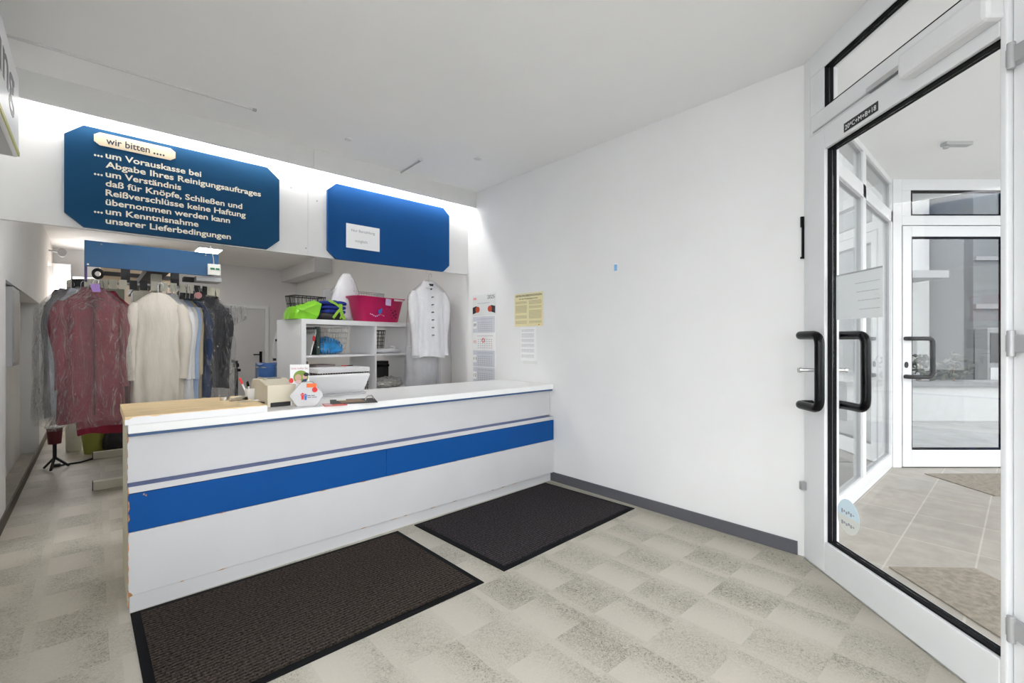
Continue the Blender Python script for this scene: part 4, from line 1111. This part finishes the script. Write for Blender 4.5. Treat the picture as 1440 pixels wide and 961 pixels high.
ZR = 1.80
GG = 'garments on the conveyor rail'
def gz(h): return h
garment('jacket', 'burgundy jacket under clear film with a lilac collar tag', 'jacket', (.0, 5.12, 1.715), rad(4), BURG, 1.06, .44, .095, FILM, 1.10, seed=.4, tag_m=LILAC, group=GG, placket=mat('dark placket', (.07, .015, .025), .8), sleeve_len=.70, flare=1.5)
garment('coat', 'crimson coat hem showing below the burgundy jacket', 'coat', (.08, 5.36, 1.715), rad(8), REDC, 1.20, .40, .09, None, seed=1.7, group=GG, sleeves=False)
garment('jacket', 'grey jacket under film next to the wall recess', 'jacket', (-.145, 5.36, 1.71), rad(38), GREYC, 1.02, .38, .05, FILM, 1.08, seed=2.9, group=GG)
garment('shirt', 'pale blue white shirt sleeve peeking out beside the burgundy jacket', 'shirt', (-.075, 5.25, 1.71), rad(22), mat('pale blue white cotton', (.62, .68, .76), .85, noise_amt=.05), 1.0, .38, .05, FILM, 1.05, seed=3.8, group=GG, sleeve_len=.80)
garment('jacket', 'black jacket under film hanging close to the recessed wall', 'jacket', (-.185, 5.55, 1.71), rad(48), CHAR, .98, .36, .05, FILM, 1.05, seed=4.4, group=GG)
garment('coat', 'long ecru coat hanging at the front of the rail', 'coat', (.425, 5.12, 1.725), rad(-3), ECRU, 1.16, .40, .11, None, 1.14, collar=False, seed=5.2, group=GG, sleeve_len=.66, flare=1.3)
garment('shirt', 'white shirt hanging directly behind the ecru coat', 'shirt', (.505, 5.30, 1.72), rad(-14), WHITEC, 1.05, .38, .05, None, seed=6.6, group=GG, sleeve_len=.68)
garment('shirt', 'second white shirt with grey collar between ecru coat and blue shirt', 'shirt', (.555, 5.40, 1.72), rad(-20), mat('off white cotton', (.72, .71, .69), .85, noise_amt=.05), 1.05, .37, .05, None, seed=7.6, group=GG, sleeve_len=.68)
garment('shirt', 'light blue shirt hanging beside the sand coloured coat', 'shirt', (.61, 5.50, 1.725), rad(-26), LBLUE, 1.0, .37, .05, None, seed=8.1, group=GG, sleeve_len=.70)
garment('coat', 'sand coloured coat edge beside the light blue shirt', 'coat', (.655, 5.60, 1.73), rad(-30), SAND, 1.0, .37, .05, None, seed=9.3, group=GG, sleeve_len=.66)
garment('jacket', 'navy jacket in film between sand coat and charcoal suit', 'jacket', (.735, 5.64, 1.735), rad(-30), NAVY, 1.0, .37, .05, FILM, 1.08, seed=10.4, group=GG)
garment('jacket', 'charcoal suit jacket in film at the end of the row', 'jacket', (.905, 5.74, 1.745), rad(-24), CHAR, .93, .40, .05, FILM, 1.12, seed=11.9, group=GG, sleeve_len=.60)
garment('shirt', 'long white shirt in film hanging alone under the bulkhead', 'shirt', (2.815, 4.52, 1.955), rad(-8), WHITEC, .83, .41, .10, FILM3, 1.22, shirt=True, hanger_up=.13, seed=13.3, sleeve_len=.72)
t = thing('hanging_hook', 'small wall hook carrying the lone white shirt', 'hook', (2.80, 4.33, 2.10))
MB().tube(arc_path([(0, 0, .02), (0, .19, .02), (0, .21, -.022), (0, .19, -.03)], .02), .005, 8).build('hook', STEEL, t, smooth=True)
MB().box(-.02, .02, 0, .004, -.02, .05).build('plate', STEEL, t)
t = thing('hanging_garment', 'grey garment in film hanging below the lone white shirt', 'garment', (2.80, 4.62, 1.24), rad(-8))
rings = []
for k in range(12):
    u = k / 11; z = -u * .75
    rings.append([((.185 + .02 * math.sin(6 * a * PI / 15 + u * 3)) * math.cos(a * PI / 15), (.06 + .012 * math.sin(a * 1.3)) * math.sin(a * PI / 15), z) for a in range(30)])
MB().loft(rings).build('cloth', mat('pale grey cloth', (.50, .50, .53), .8, noise_amt=.1, bump=.3, bump_scale=20), t, smooth=True)
MB().loft([[(p[0] * 1.1, p[1] * 1.3 + .01 * noise.noise(Vector((p[0] * 20, p[2] * 15, 2))), p[2]) for p in r_] for r_ in rings], cap=False).build('film', FILM3, t, smooth=True)

# =================================================================== GARMENT CONVEYOR
cv = thing('garment_conveyor', 'motor driven garment conveyor with blue fascia and cream feet', 'conveyor', (0, 0, 0))
MB().prism([(-.052, 1.90), (.80, 1.90), (.862, 1.915), (.862, 2.107), (-.052, 2.107)], 5.0, 5.02).build('fascia', mat('blue fascia', (.018, .085, .20), .45, noise_amt=.08, noise_scale=2), cv, bev=.002)
MB().box(-.052, -.035, 5.02, 5.16, 1.79, 2.107).build('side_panel', mat('violet blue side', (.05, .04, .16), .5), cv)
MB().box(.845, .862, 5.02, 5.25, 1.93, 2.107).build('side_panel', BLUES, cv)
bt = MB()
for (x, z) in ((.05, 2.085), (.76, 2.085), (-.03, 1.915)): bt.disc(x, z, .007, .007, 4.996, 5.0, 10)
bt.build('bolt', STEEL, cv)
# oval rail with plates
def oval(t_):
    r_ = .28; s_ = 2.2; P = 2 * s_ + 2 * PI * r_ * 1.4
    return None
rail = MB(); tags = MB(); carr = MB()
x0, x1, yA, yB, R_ = .22, .66, 5.38, 8.2, .30
path = []
for k in range(9):                                        # front half-circle
    a = PI + PI * k / 8; path.append((.40 + .54 * math.cos(a), 5.55 + .36 * math.sin(a)))
for k in range(1, 12): path.append((.94, 5.55 + 2.6 * k / 11))
for k in range(1, 9):
    a = PI * k / 8; path.append((.40 + .54 * math.cos(a), 8.15 + .36 * math.sin(a)))
for k in range(1, 12): path.append((-.14, 8.15 - 2.6 * k / 11))
rail.tube([(x, y, 1.80) for x, y in path[:-1]], .012, 6, closed=True)
rail.build('rail', GREYM, cv)
# carrier plates around the loop
tot = []; front = []; back_ = []
for i in range(len(path) - 1):
    a, b_ = Vector((*path[i], 0)), Vector((*path[i + 1], 0)); L = (b_ - a).length; k = max(1, int(L / .055))
    for j in range(k): tot.append((a.lerp(b_, j / k), (b_ - a).normalized()))
for i, (p, dr) in enumerate(tot):
    nrm = Vector((dr.y, -dr.x, 0)); M4 = Matrix(((dr.x, nrm.x, 0, p.x + nrm.x * .02), (dr.y, nrm.y, 0, p.y + nrm.y * .02), (0, 0, 1, 1.79), (0, 0, 0, 1)))
    (front if p.y < 5.75 else back_).append((M4, i % 7 in (2, 3)))
for M4, dk in front: MB().box(-.026, .026, -.004, .004, -.040, .040, M4).build('carrier_plate', MATTEB if dk else CREAMM, cv)
for M4, dk in back_: carr.box(-.026, .026, -.004, .004, -.040, .040, M4)
carr.build('carrier_plates', CREAMM, cv)['kind'] = 'stuff'
# hanger hooks parked along the front
hk = MB()
for i, x in enumerate((-.02, .0, .02, .04, .06, .52, .55, .58, .63, .66, .70, .74)):
    y = 5.55 - .36 * math.sqrt(max(.02, 1 - ((x - .40) / .54) ** 2)) - .035
    MB().tube([(x, y, 1.81), (x + .008, y - .005, 1.76), (x + .002, y, 1.70)], .0024, 5).build('hanger_hook', CHROME, cv)
# beam, posts, feet, motor
MB().box(.36, .52, 5.12, 8.4, 1.93, 1.99).build('top_beam', MATTEB, cv)
for x in (.21, .56): MB().box(x - .03, x + .03, 5.24, 5.30, 1.82, 1.93).build('hanger_bracket', MATTEB, cv)
for y in (5.43, 6.88, 8.09):
    MB().box(.0, .88, y, y + .06, .0, .075).build('foot', CREAMM, cv, bev=.003)
    MB().box(-.006, .0, y, y + .06, .0, .08).build('foot_cap', MATTEB, cv)
    MB().box(.40, .48, y, y + .06, .075, 1.93).build('post', CREAMM, cv, bev=.003)
MB().box(.28, .50, 5.62, 6.0, 1.56, 1.78).build('motor_box', CREAMM, cv, bev=.006)
MB().box(.05, .22, 5.7, 6.0, 1.60, 1.80).build('gear_case', mat('olive grey casing', (.20, .20, .15), .5), cv, bev=.006)
g = MB()
for k in range(4): g.tube([(.03 + .03 * math.cos(a * PI / 8), 5.2 + .02 * k, 1.87 + .035 * math.sin(a * PI / 8)) for a in range(16)], .010, 6, closed=True)
g.build('cable_coil', MATTEB, cv)
cbx = MB().box(.772, .872, 4.965, 5.0, 1.907, 2.008).build('control_box', mat('white control box', (.76, .76, .72), .4), cv, bev=.004)
MB().box(.790, .825, 4.961, 4.966, 1.955, 1.972).box(.832, .862, 4.961, 4.966, 1.955, 1.972).build('display', MINT, cbx)
MB().tube(arc_path([(.82, 4.98, 2.008), (.815, 4.97, 2.07), (.80, 5.0, 2.14), (.80, 5.2, 2.78)], .05), .004, 6).build('cable', GREYP, cbx)
MB().box(.70, .90, 5.08, 5.30, 1.86, 1.90, ).build('bracket_arm', GREYM, cv)
MB().box(.60, .80, 5.25, 5.5, 1.70, 1.78).box(.62, .72, 5.2, 5.3, 1.86, 1.90).build('dark_gear', MATTEB, cv, bev=.004)
MB().disc(.735, 1.735, .03, .03, 5.22, 5.25, 16).build('pink_button', mat('pink knob', (.65, .30, .30), .5), cv)

# machines and cupboards behind the conveyor
t = thing('machine_cabinet', 'tan machine cabinet standing behind the garment rail', 'machine', (.3, 9.15, 0))
MB().box(-.22, .70, 0, .7, 0, 2.62).build('casing', TANBOX, t, bev=.01)
for x in (-.18, .26): MB().box(x, x + .4, -.012, 0, 1.2, 2.20).build('door', mat('pale pink beige panel', (.66, .54, .44), .5), t, bev=.003)
MB().box(-.18, .66, -.02, 0, 2.28, 2.34).build('vent_strip', MATTEB, t)
MB().box(.40, .43, -.03, -.01, 1.66, 1.8).build('handle', STEEL, t)
t = thing('round_hatch_appliance', 'white appliance with round hatch by the back corner', 'appliance', (-.09, 9.78, 0))
MB().box(-.14, .13, 0, .5, 0, 2.30).build('casing', LAM, t, bev=.006)
MB().tube([(-.01 + .10 * math.cos(a * PI / 12), -.01, 1.86 + .12 * math.sin(a * PI / 12)) for a in range(24)], .015, 8, closed=True).build('hatch_ring', GREYP, t, smooth=True)
t = thing('wall_lamp', 'small grey disc lamp on a thin arm by the back window', 'lamp', (XL, 9.3, 2.60))
MB().tube([(0, 0, .0), (.10, 0, -.015)], .012, 8).build('arm', GREYM, t)
MB().disc(.0, .0, .05, .06, -.02, .02, 18).build('disc', GREYM, t)
t.children[-1].location = (.14, 0, -.02)
# low clutter under the garments
t = thing('yellow_tub', 'yellow green tub on the floor under the garments', 'tub', (.02, 7.3, 0))
MB().lathe([(.10, 0), (.13, .26), (.122, .26), (.095, .01), (.01, .01)], 20).build('tub', mat('yellow green plastic', (.34, .36, .07), .5), t, smooth=True)
MB().tube([(-.13, 0, .25), (-.08, 0, .34), (.08, 0, .34), (.13, 0, .25)], .005, 6).build('handle', STEEL, t)
t = thing('cream_canister', 'cream canister beside the yellow green tub', 'canister', (-.17, 7.6, 0))
MB().lathe([(.07, 0), (.075, .28), (.03, .33), (.03, .36)], 18).build('canister', CREAMM, t, smooth=True); MB().lathe([(.034, .355), (.034, .385)], 14).build('cap', MATTEB, t)
t = thing('black_sack', 'slumped black sack on the floor behind the crimson coat', 'bag', (.2, 7.15, 0))
blob(MB(), (0, 0, .13), (.12, .12, .16), .25, 3, 24, 16, 5.5, flat=0).build('sack', MATTEB, t, smooth=True)
MB().tube([(-.03, 0, .26), (0, 0, .34), (.03, 0, .26)], .008, 6).build('handle', MATTEB, t)
t = thing('floor_stand', 'dark red pot on a black stand by the recessed wall', 'stand', (-.29, 6.62, 0))
MB().lathe([(.05, .26), (.062, .42), (.055, .42), (.045, .27)], 16).build('pot', DRED, t, smooth=True)
lg = MB()
for k in range(3):
    a = 2 * PI * k / 3 + .3
    lg.tube([(0, 0, .12), (.11 * math.cos(a), .11 * math.sin(a), .012)], .012, 6)
lg.tube([(0, 0, .10), (0, 0, .27)], .016, 8)
lg.build('tripod', MATTEB, t)
MB().lathe([(.075, .425), (.075, .44), (.02, .445)], 16).build('lid', STICKG, t)
t = thing('power_cable', 'black cable trailing across the floor under the garments', 'cable', (0, 0, 0))
MB().tube([(-.26, 6.75, .008), (-.1, 6.78, .008), (.05, 6.95, .01), (.14, 7.35, .03), (.22, 7.45, .06), (.32, 7.3, .012), (.5, 7.15, .01), (.75, 7.25, .12), (.8, 7.3, .4)], .009, 8).build('cable', MATTEB, t, smooth=True)
MB().box(-.03, .03, -.02, .02, 0, .03).build('plug', MATTEB, t, loc=(-.28, 6.74, 0))
# grey box in recess
t = thing('recess_cabinet', 'flat grey cabinet fixed inside the wall recess', 'cabinet', (-.62, 5.4, 1.10))
MB().box(0, .145, 0, .45, 0, .64).build('body', mat('recess cabinet grey', (.50, .50, .51), .6), t, bev=.004)
MB().box(.145, .150, .03, .42, .03, .61).build('door', GREYP, t)

# waste sack stand, pole
t = thing('waste_sack_stand', 'blue waste sack hung in a ring stand near the inner door', 'waste sack', (1.52, 6.0, 0))
R = []
for k in range(16):
    u = k / 15; z = 1.04 - .78 * u; r_ = .115 - .02 * math.sin(u * 3) + .01 * u
    R.append([((r_ + .012 * math.sin(5 * a * PI / 16 + u * 7) * min(1, u * 3 + .3)) * math.cos(a * PI / 16), (r_ + .012 * noise.noise(Vector((a, u * 8, 1)))) * math.sin(a * PI / 16), z + .012 * math.sin(a * .9)) for a in range(32)])
MB().loft(R, capb=True, cap=True).build('sack', BINB, t, smooth=True)
MB().tube([(.106 * math.cos(a * PI / 12), .106 * math.sin(a * PI / 12), 1.0) for a in range(24)], .010, 8, closed=True).build('ring', GREYM, t, smooth=True)
MB().tube([(.1, .1, 0.02), (.09, .09, 1.03)], .012, 8).tube([(-.1, .1, .02), (-.09, .09, 1.03)], .012, 8).tube([(-.15, .1, .012), (.15, .1, .012), (.15, -.15, .012), (-.15, -.15, .012)], .012, 8, closed=True).build('stand', GREYM, t, smooth=True)
t = thing('clamp_pole', 'slim black floor pole with clamp beside the charcoal jacket', 'pole', (1.165, 5.8, 0))
MB().tube([(0, 0, .01), (0, 0, 1.09)], .017, 10).build('pole', MATTEB, t, smooth=True)
MB().box(-.03, .025, -.02, .02, 1.02, 1.06).box(-.045, -.02, -.015, .015, 1.07, 1.10).box(.0, .04, -.02, .02, .97, 1.0).build('clamp', BLACKP, t, bev=.004)
MB().lathe([(.14, 0), (.14, .015), (.02, .03)], 20).build('base', MATTEB, t)
# white cord strap on the side of the shelf
t = thing('hanging_hose', 'white hose loop hanging behind the shelf side', 'hose', (1.72, 6.3, 0))
MB().tube(arc_path([(0, 0, 1.42), (-.035, 0, 1.3), (-.05, 0, 1.15), (-.02, 0, 1.03), (.03, 0, 1.05)], .05), .015, 8).build('hose', PVC, t, smooth=True)
MB().box(-.03, .0, -.02, .02, 1.30, 1.33).box(-.05, -.02, -.02, .02, 1.06, 1.09).build('clip', MATTEB, t)
# hanging film offcut
t = thing('loose_film', 'loose clear film hanging beside the charcoal jacket', 'film', (1.10, 5.78, 1.70), rad(-20))
R = []
for k in range(10):
    u = k / 9; R.append([(-.10 + .26 * v + .015 * noise.noise(Vector((v * 5, u * 6, 1))), .02 * noise.noise(Vector((v * 7, u * 5, 4))) + (.008 if sd else 0), -.02 * v - .30 * u * (1 - .55 * v)) for sd in (0, 1) for v in ([0, .25, .5, .75, 1] if not sd else [1, .75, .5, .25, 0])])
MB().loft(R).build('film', FILM, t, smooth=True)

# back room ceiling light
t = thing('ceiling_light', 'bright square panel light on the back room ceiling', 'lamp', (1.37, 8.75, 2.78))
MB().box(-.17, .17, -.22, .22, -.03, 0).build('frame', PVC, t)
MB().box(-.15, .15, -.20, .20, -.034, -.03).build('diffuser', DIFF, t)
for (x0, x1, lb) in ((.0, 1.4, 'unseen strip lamp added on the back room ceiling over the garments'), (1.6, 2.3, 'unseen strip lamp added on the back room ceiling before the cube shelf')):  # lamps hidden by the bulkhead, added to brighten garment and shelf fronts
    o = thing('strip_light', lb, 'lamp', (x0, 4.44, 2.74), 0, 'added back room strip lights')
    MB().box(0, x1 - x0, -.03, .03, .0, .04).build('batten', GREYP, o)
    MB().tube([(.02, 0, -.022), (x1 - x0 - .02, 0, -.022)], .016, 10).build('tube', LED2, o, smooth=True)

# =================================================================== LIGHT AND CAMERA
wd = bpy.data.worlds.new('sky'); scn.world = wd; wd.use_nodes = True
nt = wd.node_tree; bg = nt.nodes['Background']
bg.inputs['Color'].default_value = (.97, .98, 1, 1); bg.inputs['Strength'].default_value = 3.3
def area(name, loc, rot, sx, sy, power, color=(1, 1, 1)):
    l = bpy.data.lights.new(name, 'AREA'); l.shape = 'RECTANGLE'; l.size = sx; l.size_y = sy; l.energy = power; l.color = color
    o = bpy.data.objects.new(name, l); COL.objects.link(o); o.location = loc; o.rotation_euler = rot
    return o
# area lights added inside the window openings to brighten both rooms
def at_dir(ox, oy, ang, lx, ly): return (ox + lx * math.cos(ang) - ly * math.sin(ang), oy + lx * math.sin(ang) + ly * math.cos(ang))
q = at_dir(P0[0] + e1[0] * 1.34, P0[1] + e1[1] * 1.34, DA, 1.05, -.03)
area('window fill light', (q[0], q[1], 1.5), (-PI / 2, 0, DA), 1.7, 2.4, 2, (1, .99, .97))
area('window fill light', ((xe + XL) / 2, ye + .03, 1.5), (-PI / 2, 0, PI), .95, 2.3, 2, (1, .99, .97))
area('window fill light', (XL + .01, .1, 1.51), (PI / 2, 0, -PI / 2), 2.9, 2.3, 6.2, (1, .99, .97))  # fill at the added left window, brightens the right wall
area('window fill light', (XL + .015, 9.55, 1.68), (PI / 2, 0, -PI / 2), .7, 1.45, 16, (1, .99, .98))
cam = bpy.data.cameras.new('camera'); co = bpy.data.objects.new('camera', cam); COL.objects.link(co)
cam.sensor_width = 36; cam.lens = 652 / 1440 * 36; cam.clip_start = .02; cam.clip_end = 200
co.location = (0, 0, 1.3); co.rotation_euler = (PI / 2, 0, -rad(42.1))
cam.shift_y = 0
scn.camera = co
vs_ = scn.view_settings
vs_.view_transform = 'Standard'; vs_.look = 'None'; vs_.gamma = 1; vs_.use_curve_mapping = False
vs_.exposure = 0.5
scn.cycles.use_denoising = True
scn.cycles.max_bounces = 10; scn.cycles.diffuse_bounces = 6; scn.cycles.transparent_max_bounces = 24
